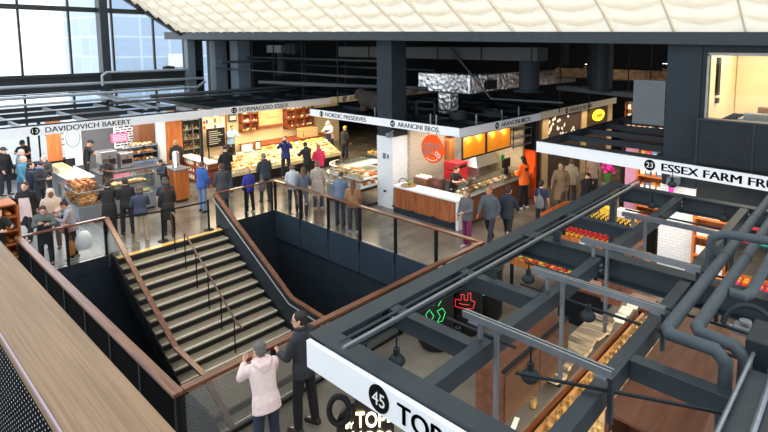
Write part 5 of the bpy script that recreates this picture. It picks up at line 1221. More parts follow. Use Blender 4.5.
for ya, yb, lab, grp in ((10.4, 13.55, 'piece of cheese in the lit case left of the photographing man', 'cheeses in the left case'), (13.7, 15.9, 'piece of cheese in the lit case right of the photographing man', 'cheeses in the right case')):
    cs = goods('cheese', 'cheese', lab, grp, [(wedge(), CH[0]), (wedge(), CH[1]), (wheel(), CH[2]), (blk(), CH[3]), (blk(), CH[0])])
    for r_ in range(5):
        x = -19.82 - r_ * .18; z = .55 + (-19.7 - x) * .45
        n = 19 if ya < 12 else 14
        for i in range(n): random.choice(cs).put((x, ya + (i + .5) * (yb - ya) / n, z + .045), random.choice((0, PI)), sc=random.uniform(.66, .84))
cs = goods('round_cheese', 'cheese', 'round cheese standing on the pale ledge behind the case', 'cheeses on the back ledge', [(wheel(), CH[2]), (wheel(), CH[1]), (wheel(), CH[3])])
for i in range(14): random.choice(cs).put((-20.9 + random.uniform(-.06, .06), 12.6 + i * .24, 1.08), sc=random.uniform(.9, 1.3))
t = thing('till', 'black till on the cheese stall ledge near the blue-shirted seller', 'till', (-20.9, 11.0, 1.08)); MB().box(-21.05, -20.75, 10.8, 11.2, 1.08, 1.14).o('base', BLACK, t); m = MB(); m.bar((-20.95, 10.82, 1.28), (-20.95, 11.18, 1.28), .03, .28); m.o('screen', BLACK, t)
t = thing('notice', 'white notice card standing on the cheese case', 'notice', (-20.85, 11.75, 1.08)); MB().box(-20.86, -20.84, 11.5, 12.0, 1.08, 1.42).o('card', WHITE, t); MB().box(-20.95, -20.75, 11.55, 11.95, 1.08, 1.09).o('foot', BLACK, t)
t = thing('framed_card', 'dark framed picture card right of the white notice', 'notice', (-20.85, 12.3, 1.08)); MB().box(-20.86, -20.84, 12.12, 12.42, 1.08, 1.5).o('frame', STEEL_D, t); MB().box(-20.84, -20.835, 12.16, 12.38, 1.14, 1.45).o('picture', LBL[0], t)
t = thing('wood_crate', 'pale wooden crates of goods beside the right wall shelf', 'crate', (-23.9, 17.2, .9))
t['label'] = 'pale wooden crate of goods below the right wall shelf'
m = MB()
for k in range(3): m.box(-24.2, -24.18, 16.6, 17.6, .75 + k * .16, .87 + k * .16); m.box(-23.6, -23.58, 16.6, 17.6, .75 + k * .16, .87 + k * .16); m.box(-24.2, -23.58, 16.6, 16.62, .75 + k * .16, .87 + k * .16); m.box(-24.2, -23.58, 17.58, 17.6, .75 + k * .16, .87 + k * .16)
m.box(-24.2, -23.58, 16.6, 17.6, .73, .75); m.o('slats', WARMB, t)
t = thing('back_table', 'wood table against the back wall of the cheese stall', 'table', (-24.1, 16, 0)); MB().box(-24.6, -23.4, 13.4, 18.2, .68, .73).o('top', REDW, t)
for x in (-24.5, -23.5):
    for y in (13.5, 18.1): MB().box(x - .04, x + .04, y - .04, y + .04, 0, .68).o('leg', REDW, t)

# ------------------------------------------------------------------ preserves stall (curved case)
def arc_case():
    t = thing('curved_case', 'two-tier curved glass display case at the left of the tiled column', 'display case', (-14.7, 13, 0))
    def ring(r0x, r0y, n=14):  # rounded left end, straight along y
        P = [(-13.58, 11.85)]
        P += [(-15.2 + r0x * math.cos(a), 12.65 - r0y * math.sin(a)) for a in [PI / 2 + PI / 2 * i / n for i in range(n + 1)]]
        return P
    def wall(off, z0, z1, name, m_):
        P = ring(.8 + off, .8 + off); P[0] = (-13.58, 11.85 - off); Q = ring(.78 + off - .04, .78 + off - .04); Q[0] = (-13.58, 11.85 - off + .06)
        P.append((-16.0 - off, 14.6)); Q.append((-16.0 - off + .06, 14.6)); n = len(P); m = MB()
        vs = [(x, y, z0) for x, y in P] + [(x, y, z1) for x, y in P] + [(x, y, z0) for x, y in Q] + [(x, y, z1) for x, y in Q]; fs = []
        for i in range(n - 1): fs += [(i, i + 1, n + i + 1, n + i), (2 * n + i + 1, 2 * n + i, 3 * n + i, 3 * n + i + 1), (n + i, n + i + 1, 3 * n + i + 1, 3 * n + i), (i + 1, i, 2 * n + i, 2 * n + i + 1)]
        m.add(vs, fs); m.o(name, m_, t, True)
    def slab(off, z0, z1, name, m_):
        P = ring(.8 + off, .8 + off); P[0] = (-13.58, 11.85 - off); P += [(-16.0 - off, 14.6), (-15.2, 14.6), (-15.2, 13.0), (-13.58, 13.0)]
        MB().prism(P[::-1], (0, 0, z0), (1, 0, 0), (0, 1, 0), z1 - z0).o(name, m_, t)
    wall(.0, .1, .62, 'lower_body', mat('blue_grey_metal', (122, 140, 156), .35, .4)); slab(-.02, .0, .1, 'plinth', DKB); wall(.02, .62, .66, 'trim', STAINLESS)
    slab(-.02, .72, .75, 'lower_shelf', WHITE); wall(-.02, .66, 1.0, 'lower_glass', GLASS); slab(-.1, 1.0, 1.03, 'upper_shelf', mat('pale_shelf', (214, 214, 206), .4)); wall(-.1, 1.03, 1.07, 'upper_trim', STAINLESS); wall(-.12, 1.07, 1.3, 'upper_glass', GLASS)
arc_case()
tb = goods('smoked_fish_tray', 'food tray', 'pale food tray on the curved case shelves', 'trays on the curved case', [(blk(), CH[0]), (blk(), CH[3]), (blk(), mat('salmon_food', (222, 130, 86), .5)), (wheel(), CH[2])])
scatter(tb, 34, (-15.6, -13.75, 12.1, 12.9), 1.035, sc=(.9, 1.5)); scatter(tb, 26, (-15.4, -13.75, 12.0, 12.8), .755, sc=(.9, 1.4))
struct(MB().box(-17.5, -12.6, 18.4, 18.55, 0, 2.95).o('wall_preserves_back', CREAM))
t = thing('produce_shelf', 'shelf of orange and red goods at the back of the preserves stall', 'shelf', (-14.6, 17.9, 0)); MB().box(-16.2, -13.4, 17.7, 18.3, 1.3, 1.34).box(-16.2, -13.4, 17.9, 18.3, 1.75, 1.79).box(-16.2, -16.15, 17.7, 18.3, 0, 1.8).box(-13.45, -13.4, 17.7, 18.3, 0, 1.8).o('shelf', STAINLESS, t)
pr_ = goods('preserve_tin', 'tin', 'round orange or red tin on the back shelf of the preserves stall', 'tins on the preserves back shelf', [(wheel(), LBL[1]), (wheel(), mat('orange_tin', (232, 120, 40), .5)), (wheel(), LBL[2])])
scatter(pr_, 20, (-16.1, -13.5, 17.75, 18.2), 1.345, sc=(1, 1.6)); scatter(pr_, 16, (-16.1, -13.5, 17.95, 18.25), 1.795, sc=(1, 1.6))
t = thing('deli_counter', 'stainless counter behind the curved case where the sellers stand', 'counter', (-16.2, 15.6, 0)); MB().box(-17.3, -14.4, 15.3, 15.9, .9, .95).o('worktop', STAINLESS, t); MB().box(-17.25, -14.45, 15.35, 15.85, 0, .9).o('body', mat('dark_green_grey', (74, 80, 74), .5), t)
db = goods('cup_stack', 'cup', 'clear tub or cup on the deli counter behind the curved case', 'tubs on the deli counter', [(MB().lathe([(.001, 0), (.04, 0), (.055, .2), (.001, .2)], (0, 0, 0), 10), GL), (blk(), CH[1])])
scatter(db, 18, (-17.2, -14.5, 15.4, 15.8), .955, sc=(1, 1.5))

# ------------------------------------------------------------------ corner food stall
t = thing('slatted_counter', 'wood-slatted counter with thick white top at the stall corner', 'counter', (-11.1, 12.7, 0))
MB().box(-12.5, -9.62, 12.36, 12.95, .9, .97).o('worktop', WHITE, t, bevel=.006)
m = MB(); n = 26
for k in range(n):
    x = -12.48 + k * 2.72 / n; m.box(x + .003, x + 2.72 / n - .003, 12.42, 12.46, .2, .9)
m.o('slats', SLATW, t); MB().box(-9.76, -9.66, 12.4, 12.95, 0, .9).o('white_end', WHITE, t); MB().box(-12.48, -9.76, 12.46, 12.9, 0, .9).o('core', DKB, t); MB().box(-12.48, -9.76, 12.4, 12.46, .0, .2).o('kick_panel', COLM, t)
m = MB()
for x in (-12.5, -11.6, -10.7, -9.85): m.pipe([(x, 12.44, .22), (x + .0, 12.33, .24), (x + .1, 12.33, .24)], .02, 8)
m.o('hook', BLACK, t)
WOODS = wood('side_counter_wood', (112, 66, 42), (150, 92, 60), 'Z', .45, 8)
t = thing('side_counter', 'brown wood side counter with glass food guards along the right aisle', 'counter', (-10, 14.7, 0)); MB().box(-10.05, -9.72, 12.98, 16.85, .06, .9).o('body', WOODS, t); MB().box(-10.3, -9.66, 12.98, 16.88, .9, .95).o('worktop', STAINLESS, t); MB().box(-9.9, -9.88, 13.0, 16.4, .95, 1.25).o('guard_glass', GLASS, t); MB().box(-10.3, -9.86, 13.0, 16.4, 1.25, 1.262).o('guard_top', GLASS, t)
m = MB()
for y in (13.0, 14.1, 15.2, 16.38): m.box(-9.9, -9.87, y, y + .02, .95, 1.25)
m.o('guard_post', CHROME, t)
fd = goods('food_tray', 'food tray', 'tray of golden food under the side counter guards', 'food on the side counter', [(blk(), CRUST[0]), (blk(), CH[1]), (wheel(), CH[2]), (loaf(1), CRUST[1])])
scatter(fd, 44, (-10.35, -9.95, 13.1, 16.3), .955, sc=(1, 1.4))
# hanging round sign
ORG = mat('bright_orange_sign', (255, 92, 22), .7, 0, .02, spec=.2); rs = thing('round_sign', 'big round orange hanging sign with white lettering above the white counter', 'sign', (-10.7, 12.5, 1.95))
poly = [(.46 * math.cos(2 * PI * i / 36), .46 * math.sin(2 * PI * i / 36)) for i in range(36)]
MB().prism(poly, (-10.82, 12.5, 2.42), (1, 0, 0), (0, 0, 1), -.05).o('disc', ORG, rs)
lettering('ARANCINI', (-11.2, 12.5, 2.43), X, Z, .72, .19, WHITE, rs, .006, .012); lettering('BROS', (-11.2, 12.5, 2.2), X, Z, .42, .19, WHITE, rs, .006, .012)
m = MB()
for i, (cx, cz) in enumerate(((-10.62, 2.29), (-10.54, 2.23))): m.pipe([(cx + .06 * math.cos(a), 12.495, cz + .06 * math.sin(a)) for a in [2 * PI * k / 16 for k in range(17)]], .015, 6)
m.o('ring_mark', WHITE, rs); m = MB(); m.pipe([(-10.82 + .38 * math.cos(a), 12.495, 2.42 + .38 * math.sin(a)) for a in [PI * 1.3 + PI * .4 * k / 10 for k in range(11)]], .014, 6); m.o('rim_mark', WHITE, rs)
m = MB()
for x in (-11.0, -10.64): m.pipe([(x, 12.52, 2.8), (x, 12.52, 3.02)], .008, 6)
m.o('hanger', BLACK, rs)
# interior
struct(MB().box(-12.74, -12.62, 13.4, 16.8, 0, 2.85).o('wall_tiled_left', tiles('beige_wall_tiles', (196, 186, 168), (186, 176, 158), (160, 152, 138), .2, .1))); struct(MB().box(-12.42, -10.1, 16.9, 17.0, 0, 2.85).o('wall_food_stall_back', mat('pale_tan_wall', (190, 172, 136), .6)))
t = thing('red_boxes', 'red heat boxes stacked on the back counter under the round sign', 'box', (-11.4, 14.5, .97))
t['label'] = 'red warming cabinet in two stacked tiers under the round sign'; RED = mat('red_enamel', (178, 30, 40), .35)
MB().box(-11.75, -11.1, 14.2, 14.8, .97, 1.28).o('lower_box', RED, t, bevel=.02); MB().box(-11.75, -11.1, 14.2, 14.8, 1.3, 1.6).o('upper_box', RED, t, bevel=.02); MB().box(-11.1, -11.09, 14.3, 14.7, 1.4, 1.5).o('label', BLACK, t)
t = thing('kitchen_counter', 'stainless kitchen counter inside the corner stall', 'counter', (-11.3, 14.8, 0)); MB().box(-12.3, -10.9, 14.0, 16.7, .92, .97).o('worktop', STAINLESS, t); MB().box(-12.25, -10.95, 14.05, 16.65, 0, .92).o('body', GREYB, t)
t = thing('steel_hood', 'stainless slanting hood at the back of the corner stall', 'hood', (-11.4, 15.6, 1.3)); m = MB(); m.add([(-12.0, 15.1, 1.3), (-10.9, 15.1, 1.3), (-10.9, 16.6, 1.3), (-12.0, 16.6, 1.3), (-12.0, 15.5, 1.75), (-11.3, 15.5, 1.75), (-11.3, 16.6, 1.75), (-12.0, 16.6, 1.75)], [(3, 2, 1, 0), (4, 5, 6, 7), (0, 1, 5, 4), (1, 2, 6, 5), (2, 3, 7, 6), (3, 0, 4, 7)]); m.o('hood', STAINLESS, t); MB().box(-12.0, -10.9, 15.12, 15.2, .97, 1.3).o('leg', STAINLESS, t); MB().box(-12.0, -11.9, 16.5, 16.6, .97, 1.3).o('leg', STAINLESS, t)
t = thing('plant_tray', 'round tray with a small green plant on the white counter', 'tray', (-12.0, 12.65, .97)); MB().lathe([(.001, .97), (.26, .97), (.28, 1.0), (.001, 1.0)], (-12.0, 12.65, 0), 20).o('tray', wood('tray_wood', (110, 82, 54), (160, 124, 86), 'X'), t); m = MB()
for k in range(9): a = k * .7; m.pipe([(-11.95, 12.65, 1.0), (-11.95 + .05 * math.cos(a), 12.65 + .05 * math.sin(a), 1.1), (-11.95 + .11 * math.cos(a), 12.65 + .11 * math.sin(a), 1.12)], [.01, .025, .004], 6)
m.o('plant', mat('fresh_green', (120, 160, 60), .6), t); m = MB(); m.pipe([(-12.2 + .24 * math.cos(a), 12.62, 1.0 + .2 * math.sin(a)) for a in [PI * k / 10 for k in range(11)]], .012, 6); m.o('wire_hoop', BLACK, t)
t = thing('red_spot_box', 'brown box with a red round mark behind the white counter', 'box', (-11.2, 13.3, .97)); MB().box(-11.4, -11.0, 13.15, 13.4, 0, 1.25).o('box', mat('brown_box', (84, 62, 48), .6), t); MB().lathe([(.001, -.004), (.07, -.004), (.07, .004), (.001, .004)], (-11.2, 13.145, 1.1), 16, 'y').o('mark', RED, t)
t = thing('bread_basket', 'wicker basket of white rolls behind the white counter', 'basket', (-11.9, 13.3, .97)); MB().box(-12.2, -11.6, 13.1, 13.6, 0, 1.15).o('basket', mat('brown_wicker', (120, 80, 52), .8, 0, .3, 30), t, bevel=.02); m = MB(); random.seed(2)
for k in range(8): m.ell((-12.1 + .14 * (k % 4), 13.2 + .2 * (k // 4), 1.18), (.08, .07, .05))
m.o('rolls', mat('white_roll', (236, 228, 214), .7), t, True)
t = thing('napkin_cups', 'stack of clear cups on the right end of the white counter', 'cups', (-9.85, 12.65, .97)); 
for k in range(3): MB().lathe([(.001, .97), (.04, .97), (.055, 1.2), (.001, 1.2)], (-9.98 + k * .12, 12.7 + .04 * k, 0), 10).o('cup', GL, t, True)
# orange lit menu boxes
LITO = mat('orange_lit_panel', (250, 146, 30), .5, emit=.3)
for k, (y0, y1) in enumerate(((12.98, 14.2), (14.3, 15.75))):
    t = thing('lightbox', ['glowing orange hanging panel nearest the stall corner', 'glowing orange hanging panel second from the stall corner'][k], 'lightbox', (-9.95, (y0 + y1) / 2, 2.1))
    MB().box(-9.98, -9.94, y0, y1, 2.15, 2.82).o('panel', LITO, t); MB().box(-9.98, -9.92, y0 - .03, y0, 2.1, 2.86).box(-9.98, -9.92, y1, y1 + .03, 2.1, 2.86).box(-9.98, -9.92, y0, y1, 2.1, 2.15).box(-9.98, -9.92, y0, y1, 2.82, 2.86).o('frame', STEEL_D, t)
tag(recenter(MB().box(-10.4, -10.2, 12.6, 12.85, 2.1, 2.86).o('wood_drop_panel', ORANGEW)), 'short wood panel hanging just inside the stall corner', 'panel')
t = thing('hanging_shelf', 'open metal shelf hanging right of the orange panels', 'shelf', (-10.1, 16.4, 2.0))
for k in range(3): MB().box(-10.3, -9.9, 15.9, 17.2, 2.05 + k * .3, 2.09 + k * .3).o('shelf', STAINLESS, t)
m = MB()
for y in (15.9, 17.17):
    for x in (-10.3, -9.93): m.box(x, x + .03, y, y + .03, 2.0, 2.85)
m.o('upright', STEEL, t)
t = thing('orange_partition', 'bright orange partition at the far end of the side counter', 'partition', (-10, 17.2, 0)); MB().box(-10.7, -9.65, 17.05, 17.15, 0, 1.8).o('panel', ORG, t)
MB().box(-10.6, -9.66, 16.98, 17.05, .95, 1.2).o('trim', ORG, t)
t = thing('dark_till', 'black till screen at the far end of the side counter', 'till', (-10.2, 16.0, .95)); MB().box(-10.25, -10.2, 15.7, 16.2, 1.3, 1.62).o('screen', BLACK, t); MB().box(-10.28, -10.16, 15.9, 16.0, .952, 1.3).o('stand', BLACK, t)
tag(recenter(MB().box(-9.85, -9.83, 15.0, 15.22, 1.75, 1.95).o('green_exit_card', mat('green_card', (60, 150, 70), .5))), 'small green card on the stall behind the guards', 'card')
t = thing('mounted_camera', 'small grey security camera under the sign beside the tiled column', 'camera', (-12.7, 12.25, 2.6)); MB().box(-12.75, -12.57, 12.3, 12.5, 2.6, 2.74).o('housing', COLL, t, bevel=.01); MB().bar((-12.66, 12.4, 2.73), (-12.66, 12.6, 2.8), .04, .04).o('bracket', COLL, t)
t = thing('wall_switch', 'two small grey switch plates on the white tiled column', 'switch', (-12.9, 12.38, 1.75)); MB().box(-13.22, -13.07, 12.608, 12.62, 1.75, 1.95).o('plate', COLL, t); MB().box(-13.00, -12.92, 12.608, 12.62, 1.78, 1.93).o('plate', COLL, t)
tag(recenter(MB().box(-13.20, -13.07, 12.608, 12.62, .55, .62).o('floor_socket', COLM)), 'small grey socket low on the white tiled column', 'socket')
# far aisle stalls
struct(MB().box(-10.2, -10.05, 18, 25, 0, 2.92).o('wall_aisle_stalls', mat('brown_stall_wall', (70, 52, 40), .7)))
m = MB(); random.seed(8)
for k in range(30): y = random.uniform(18.6, 21.2); z = random.uniform(1.3, 2.8); m.prism([(.1 * math.cos(a), .06 * math.sin(a)) for a in (0, 1, 2, 3, 4, 5)], (-10.03, y, z), (0, math.cos(k), math.sin(k)), (0, -math.sin(k), math.cos(k)), .01)
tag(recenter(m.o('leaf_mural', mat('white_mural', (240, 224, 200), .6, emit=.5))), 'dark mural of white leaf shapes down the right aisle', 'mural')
t = thing('yellow_oval_sign', 'glowing yellow oval sign far down the right aisle', 'sign', (-9.9, 23.3, 2.3)); MB().prism([(.62 * math.cos(2 * PI * i / 30), .26 * math.sin(2 * PI * i / 30)) for i in range(30)], (-9.9, 23.2, 2.5), (0, 1, 0), (0, 0, 1), .06).o('face', mat('yellow_lit_sign', (255, 214, 40), .5, emit=1.6), t); MB().box(-9.84, -9.83, 22.95, 23.5, 2.42, 2.56).o('band', mat('orange_ink', (240, 140, 40), .5), t); MB().box(-10.05, -9.9, 23.15, 23.25, 2.45, 2.55).o('bracket', BLACK, t)
for k, (y, lab) in enumerate(((18.15, 'pale lit column panel just past the orange partition'), (21.7, 'tan lit panel left of the yellow oval sign'), (24.6, 'tan lit panel right of the yellow oval sign'))):
    tag(recenter(MB().box(-10.04, -9.98, y, y + .5, 0, 2.85).o('lit_panel', mat('tan_panel', (214, 180, 130), .6))), lab, 'panel')
t = thing('glow_shelf', 'bright shelf of goods at the end of the right aisle', 'shelf', (-9, 27, 0)); MB().box(-10, -6, 27.2, 27.25, 0, 2.8).o('back', CREAM, t); m = MB()
for k in range(5): m.box(-10, -6, 26.8, 27.2, .4 + k * .5, .45 + k * .5)
for x in (-10, -6.04): m.box(x, x + .04, 26.8, 27.2, 0, 2.8)
m.o('boards', REDW, t)
fg = [packet(c_, 'carton on the bright shelf at the end of the right aisle', 'cartons on the far aisle shelf') for c_ in ((230, 200, 120), (200, 80, 50), (240, 236, 220))]
for k in range(5):
    for i in range(14): random.choice(fg).put((-9.8 + i * .27, 26.95, .453 + k * .5), -PI / 2, sc=random.uniform(1.2, 1.8))

# ------------------------------------------------------------------ produce stall at right
def slant_bin(lab, x0, x1, y0, y1, z, dz, n=2):
    t = thing('slanted_stand', lab, 'stand', ((x0 + x1) / 2, (y0 + y1) / 2, 0)); ZS = []
    for k in range(n): MB().box(x0, x1, y0 + k * (y1 - y0) / n, y0 + (k + 1) * (y1 - y0) / n, 0, z + k * dz).o('step', ORANGEW, t); MB().box(x0, x1, y0 + k * (y1 - y0) / n, y0 + k * (y1 - y0) / n + .02, z + k * dz, z + k * dz + .06).o('lip', ORANGEW, t); ZS.append((y0 + k * (y1 - y0) / n, z + k * dz))
    return ZS
slant_bin('stepped orange wood stand of bottles seen through the canopy', -5.95, -4.3, 11.95, 13.2, .85, .17)
b1 = bottle(3, 2, 'dark bottle with a pale top in rows on the stepped wood stand', 'dark bottles on the stepped stand'); BOT.append(BOT_RED); b2 = bottle(4, 1, 'red-capped red bottle in rows on the stepped wood stand', 'red-capped bottles on the stepped stand')
for i in range(13):
    for j in range(4): b1.put((-5.86 + i * .125, 12.74 + j * .125, 1.022), 0, sc=1.15, rx=.18); b2.put((-5.86 + i * .125, 12.1 + j * .125, .86), 0, sc=1.05, rx=.18)
for k in range(2): tag(recenter(MB().box(-5.45 + k * .7, -5.2 + k * .7, 11.92, 11.95, .76, .88).o('price_card', WHITE)), ['left white price card on the stepped bottle stand', 'right white price card on the stepped bottle stand'][k], 'card')  # cards set flat against the stand front
FRU = [mat('red_apple', (190, 40, 36), .4, 0, .2), mat('green_apple', (130, 168, 60), .4, 0, .15), mat('orange_fruit', (236, 140, 40), .5, 0, .1), mat('magenta_fruit', (206, 40, 110), .5)]
apple = lambda: MB().lathe([(.004, .008), (.022, 0), (.04, .02), (.043, .045), (.034, .07), (.012, .074), (.004, .066)], (0, 0, 0), 12)
def crate(lab, x0, x1, y0, y1, z):
    t = thing('fruit_crate', lab, 'crate', ((x0 + x1) / 2, (y0 + y1) / 2, 0)); m = MB(); m.box(x0, x1, y0, y0 + .02, z, z + .14); m.box(x0, x1, y1 - .02, y1, z, z + .14); m.box(x0, x0 + .02, y0, y1, z, z + .14); m.box(x1 - .02, x1, y0, y1, z, z + .14); m.box(x0, x1, y0, y1, z - .02, z); m.o('tray', ORANGEW, t)
    for x in (x0 + .04, x1 - .04):
        for y in (y0 + .04, y1 - .04): MB().box(x - .03, x + .03, y - .03, y + .03, 0, z - .02).o('leg', BLACK, t)
for lab, gl_, ar, z, ms in (('crate of red fruit beside the navy-shirted man', 'red fruit in the crate beside the navy-shirted man', (-7.3, -6.5, 13.2, 14.9), .72, (0, 0, 1)), ('crate of mixed fruit in front of the bottle stand', 'fruit in the crate before the bottle stand', (-6.4, -4.6, 10.2, 11.1), .62, (0, 1, 2)), ('crate of red fruit left of the white tiled column', 'red fruit left of the right tiled column', (-4.2, -3.78, 10.6, 12.2), .78, (0, 0, 3)), ('crate of bright fruit right of the orange shelf', 'fruit right of the orange packet shelf', (-2.2, -.9, 11.0, 12.1), .85, (0, 2, 3))):
    crate(lab, *ar, z); fs_ = goods('fruit', 'fruit', {'crate of red fruit beside the navy-shirted man': 'red or green fruit in the crate beside the navy-shirted man', 'crate of mixed fruit in front of the bottle stand': 'piece of fruit in the crate before the bottle stand', 'crate of red fruit left of the white tiled column': 'piece of fruit in the crate left of the right tiled column', 'crate of bright fruit right of the orange shelf': 'piece of fruit in the crate right of the orange packet shelf'}[lab], gl_, [(apple(), FRU[q]) for q in ms])
    scatter(fs_, 66, (ar[0] + .05, ar[1] - .05, ar[2] + .05, ar[3] - .05), z + .01, sc=(1.1, 1.6), layers=1)
t = thing('packet_shelf', 'orange-lit wood shelf of white packets right of the tiled column', 'shelf', (-2.6, 12.3, 0)); m = MB(); m.box(-2.93, -2.88, 12.1, 12.43, 0, 2.3); m.box(-2.3, -2.25, 12.1, 12.43, 0, 2.3); m.box(-2.93, -2.25, 12.40, 12.43, 0, 2.3); m.o('carcass', ORANGEW, t)
for k in range(5): MB().box(-2.88, -2.3, 12.1, 12.4, .3 + k * .42, .34 + k * .42).o('shelf', ORANGEW, t)
pk = [packet(c_, 'pale packet on the orange-lit shelf right of the tiled column', 'packets on the orange-lit shelf') for c_ in ((238, 234, 220), (236, 214, 170), (226, 226, 226))]
for k in range(5):
    for i in range(5): random.choice(pk).put((-2.8 + i * .11, 12.2, .341 + k * .42), -PI / 2, sc=.9)
tq = [packet(c_, 'teal or red packet stacked right of the orange-lit shelf', 'teal packets beside the orange-lit shelf') for c_ in ((40, 140, 130), (190, 40, 60))]
t = thing('side_table', 'small dark table of teal packets right of the orange-lit shelf', 'table', (-1.9, 12.25, 0)); MB().box(-2.2, -1.5, 12.12, 12.42, 1.6, 1.64).o('top', STEEL_D, t)
for x in (-2.17, -1.53): MB().box(x - .02, x + .02, 12.14, 12.4, 0, 1.6).o('leg', STEEL_D, t)
for i in range(6): random.choice(tq).put((-2.13 + i * .11, 12.25, 1.642), -PI / 2, sc=.88)
# shelves deeper inside
t = thing('tall_shelf', 'tall wood shelf of goods behind the number 23 badge', 'shelf', (-4.6, 15.2, 0)); m = MB(); m.box(-5.2, -5.15, 15, 15.5, 0, 2.7); m.box(-3.85, -3.8, 15, 15.5, 0, 2.7); m.box(-5.2, -3.8, 15.47, 15.5, 0, 2.7); m.o('carcass', ORANGEW, t)
for k in range(6): MB().box(-5.15, -3.85, 15, 15.46, .2 + k * .45, .24 + k * .45).o('shelf', ORANGEW, t)
tg = [packet(c_, 'carton on the tall wood shelf behind the number 23 badge', 'cartons on the tall shelf') for c_ in ((236, 214, 150), (200, 120, 60), (90, 130, 170), (220, 60, 50))]
for k in range(6):
    for i in range(8): random.choice(tg).put((-5.05 + i * .155, 15.15, .243 + k * .45), -PI / 2, sc=random.uniform(1.0, 1.25))
PINK = mat('magenta_petals', (230, 40, 150), .6); t = thing('flower_bunch', 'bunch of magenta flowers left of the tall shelf', 'flowers', (-6.2, 15.4, 1.0)); m = MB(); random.seed(6)
for k in range(16): m.ell((-6.2 + random.uniform(-.2, .2), 15.4 + random.uniform(-.15, .15), 1.95 + random.uniform(-.12, .16)), (.07, .07, .05), 8, 5)
m.o('petals', PINK, t, True); MB().lathe([(.001, 0), (.14, 0), (.18, 1.5), (.001, 1.5)], (-6.2, 15.4, 0), 14).o('bucket', GALV, t, True); MB().lathe([(.03, 1.5), (.16, 1.85)], (-6.2, 15.4, 0), 10).o('stems', mat('stem_green', (60, 110, 50), .7), t)
t = thing('pink_banner', 'tall pale pink banner beside the flowers', 'banner', (-5.55, 15.6, 0)); MB().box(-5.75, -5.35, 15.6, 15.63, .5, 2.7).o('cloth', mat('pale_pink_cloth', (226, 160, 190), .8), t); MB().box(-5.77, -5.74, 15.58, 15.65, 0, 2.75).o('pole', BLACK, t)
t = thing('packet_stack', 'yellow and white packages on a dark table behind the bottles', 'packages', (-5.3, 13.2, 0)); MB().box(-6.0, -4.2, 14.0, 14.8, .9, .94).o('table_top', wood('brown_table', (92, 58, 38), (128, 84, 56), 'X'), t); MB().box(-5.9, -4.3, 14.1, 14.7, 0, .9).o('table_body', BLACK, t)
m = MB()
MB().box(-5.9, -5.5, 14.2, 14.5, .94, 1.1).o('yellow_pack', LBL[2], t); MB().box(-5.45, -4.9, 14.2, 14.55, .94, 1.12).o('white_pack', WHITE, t); MB().box(-4.85, -4.5, 14.25, 14.5, .94, 1.06).o('red_pack', LBL[1], t)
struct(MB().box(-6.6, 1, 17.5, 17.6, 0, 2.9).o('wall_produce_back', mat('dark_brown_wall', (60, 44, 36), .8)))
t = thing('low_wood_counter', 'brown wood counter top seen under the canopy left of the tiled column', 'counter', (-4.3, 9.9, 0)); MB().box(-4.9, -3.0, 9.6, 10.15, .78, .84).o('worktop', BROWNW, t); MB().box(-4.85, -3.05, 9.65, 10.1, 0, .78).o('body', BLACK, t)
t = thing('pink_bracket_sign', 'small white bracket with a pink tag on the dark column', 'sign', (-3.4, 12.2, 2.5)); MB().box(-3.5, -3.3, 12.05, 12.39, 2.62, 2.8).o('bracket', COLL, t); MB().box(-3.45, -3.35, 12.05, 12.1, 2.42, 2.62).o('tag', PINK, t)
t = thing('red_neon_sign', 'red and white sign board at the right edge under the dark header', 'sign', (-1.3, 12.0, 2.2)); MB().box(-1.9, -.6, 12.2, 12.25, 1.95, 2.2).o('board', mat('red_board', (200, 40, 60), .5), t); m = MB()
for k in range(6): m.box(-1.85 + k * .2, -1.72 + k * .2, 12.19, 12.2, 2.02, 2.14)
m.o('writing', WHITE, t)
# ------------------------------------------------------------------ the crowd
def P(lab, hx, hy, face, pose='stand', sc=1., **k):
    J = solve(pose); p = atz(hx, hy, (J['hc'].z + .128) * sc); o = Matrix.Rotation(R(face - 90), 4, 'Z') @ Vector((J['hc'].x, J['hc'].y, 0)) * sc
    if DEBUG: print('PERSON', round(p.x - o.x, 2), round(p.y - o.y, 2), lab)
    return person(lab, (p.x - o.x, p.y - o.y, 0), face, pose, sc=sc, **k)
DEBUG = 0
def PX_(lab, x, y, face, pose='stand', sc=1., **k): return person(lab, (x, y, 0), face, pose, sc=sc, **k)
G = (92, 88, 84); BLK = (24, 25, 28); NAVY = (34, 40, 58); JEAN = (62, 78, 108); LJ = (104, 128, 160)
P('person in white hoodie leaning on the near railing, seen from behind', 259, 341, 168, 'rail', sc=.97, top='hoodie', tc=(228, 204, 200), leg=(40, 48, 66), hair='short', hc=(98, 94, 92), fine=True, skin=0)
P('person in dark jacket and black trousers standing at the near railing', 299, 311, 196, 'profile', sc=1.04, top='jacket', tc=(44, 46, 52), leg=(20, 20, 22), hair='short', hc=(30, 27, 25), fine=True, glasses=True, shoe=(30, 30, 30))
PX_('person in royal blue fleece and black trousers behind the stair-head glass railing', -16.2, 9.15, 180, 'stand', sc=0.88, tc=(44, 52, 150), leg=(26, 26, 30), hair='bob', hc=(176, 146, 108), shoe=(210, 208, 204))
P('grey-haired person in dark jacket beside the royal blue fleece', 263, 153, 170, 'relax', sc=1.03, tc=(48, 56, 64), leg=(52, 56, 66), hc=(120, 112, 106))
P('person in bright blue jacket and light jeans left of the wood counter', 202, 161, 110, 'relax', tc=(48, 86, 160), leg=LJ, hc=(92, 66, 48))
P('brown-haired person in charcoal coat beside the bright blue jacket', 221, 163, 165, 'stand', sc=.98, top='coat', tc=(62, 64, 72), leg=(50, 52, 60), hc=(80, 56, 42))
P('person in black jacket and blue jeans at the wood counter end', 225, 146, 175, 'wait', sc=1.04, tc=(30, 30, 34), leg=JEAN, hair='beanie', hc=(30, 30, 32))
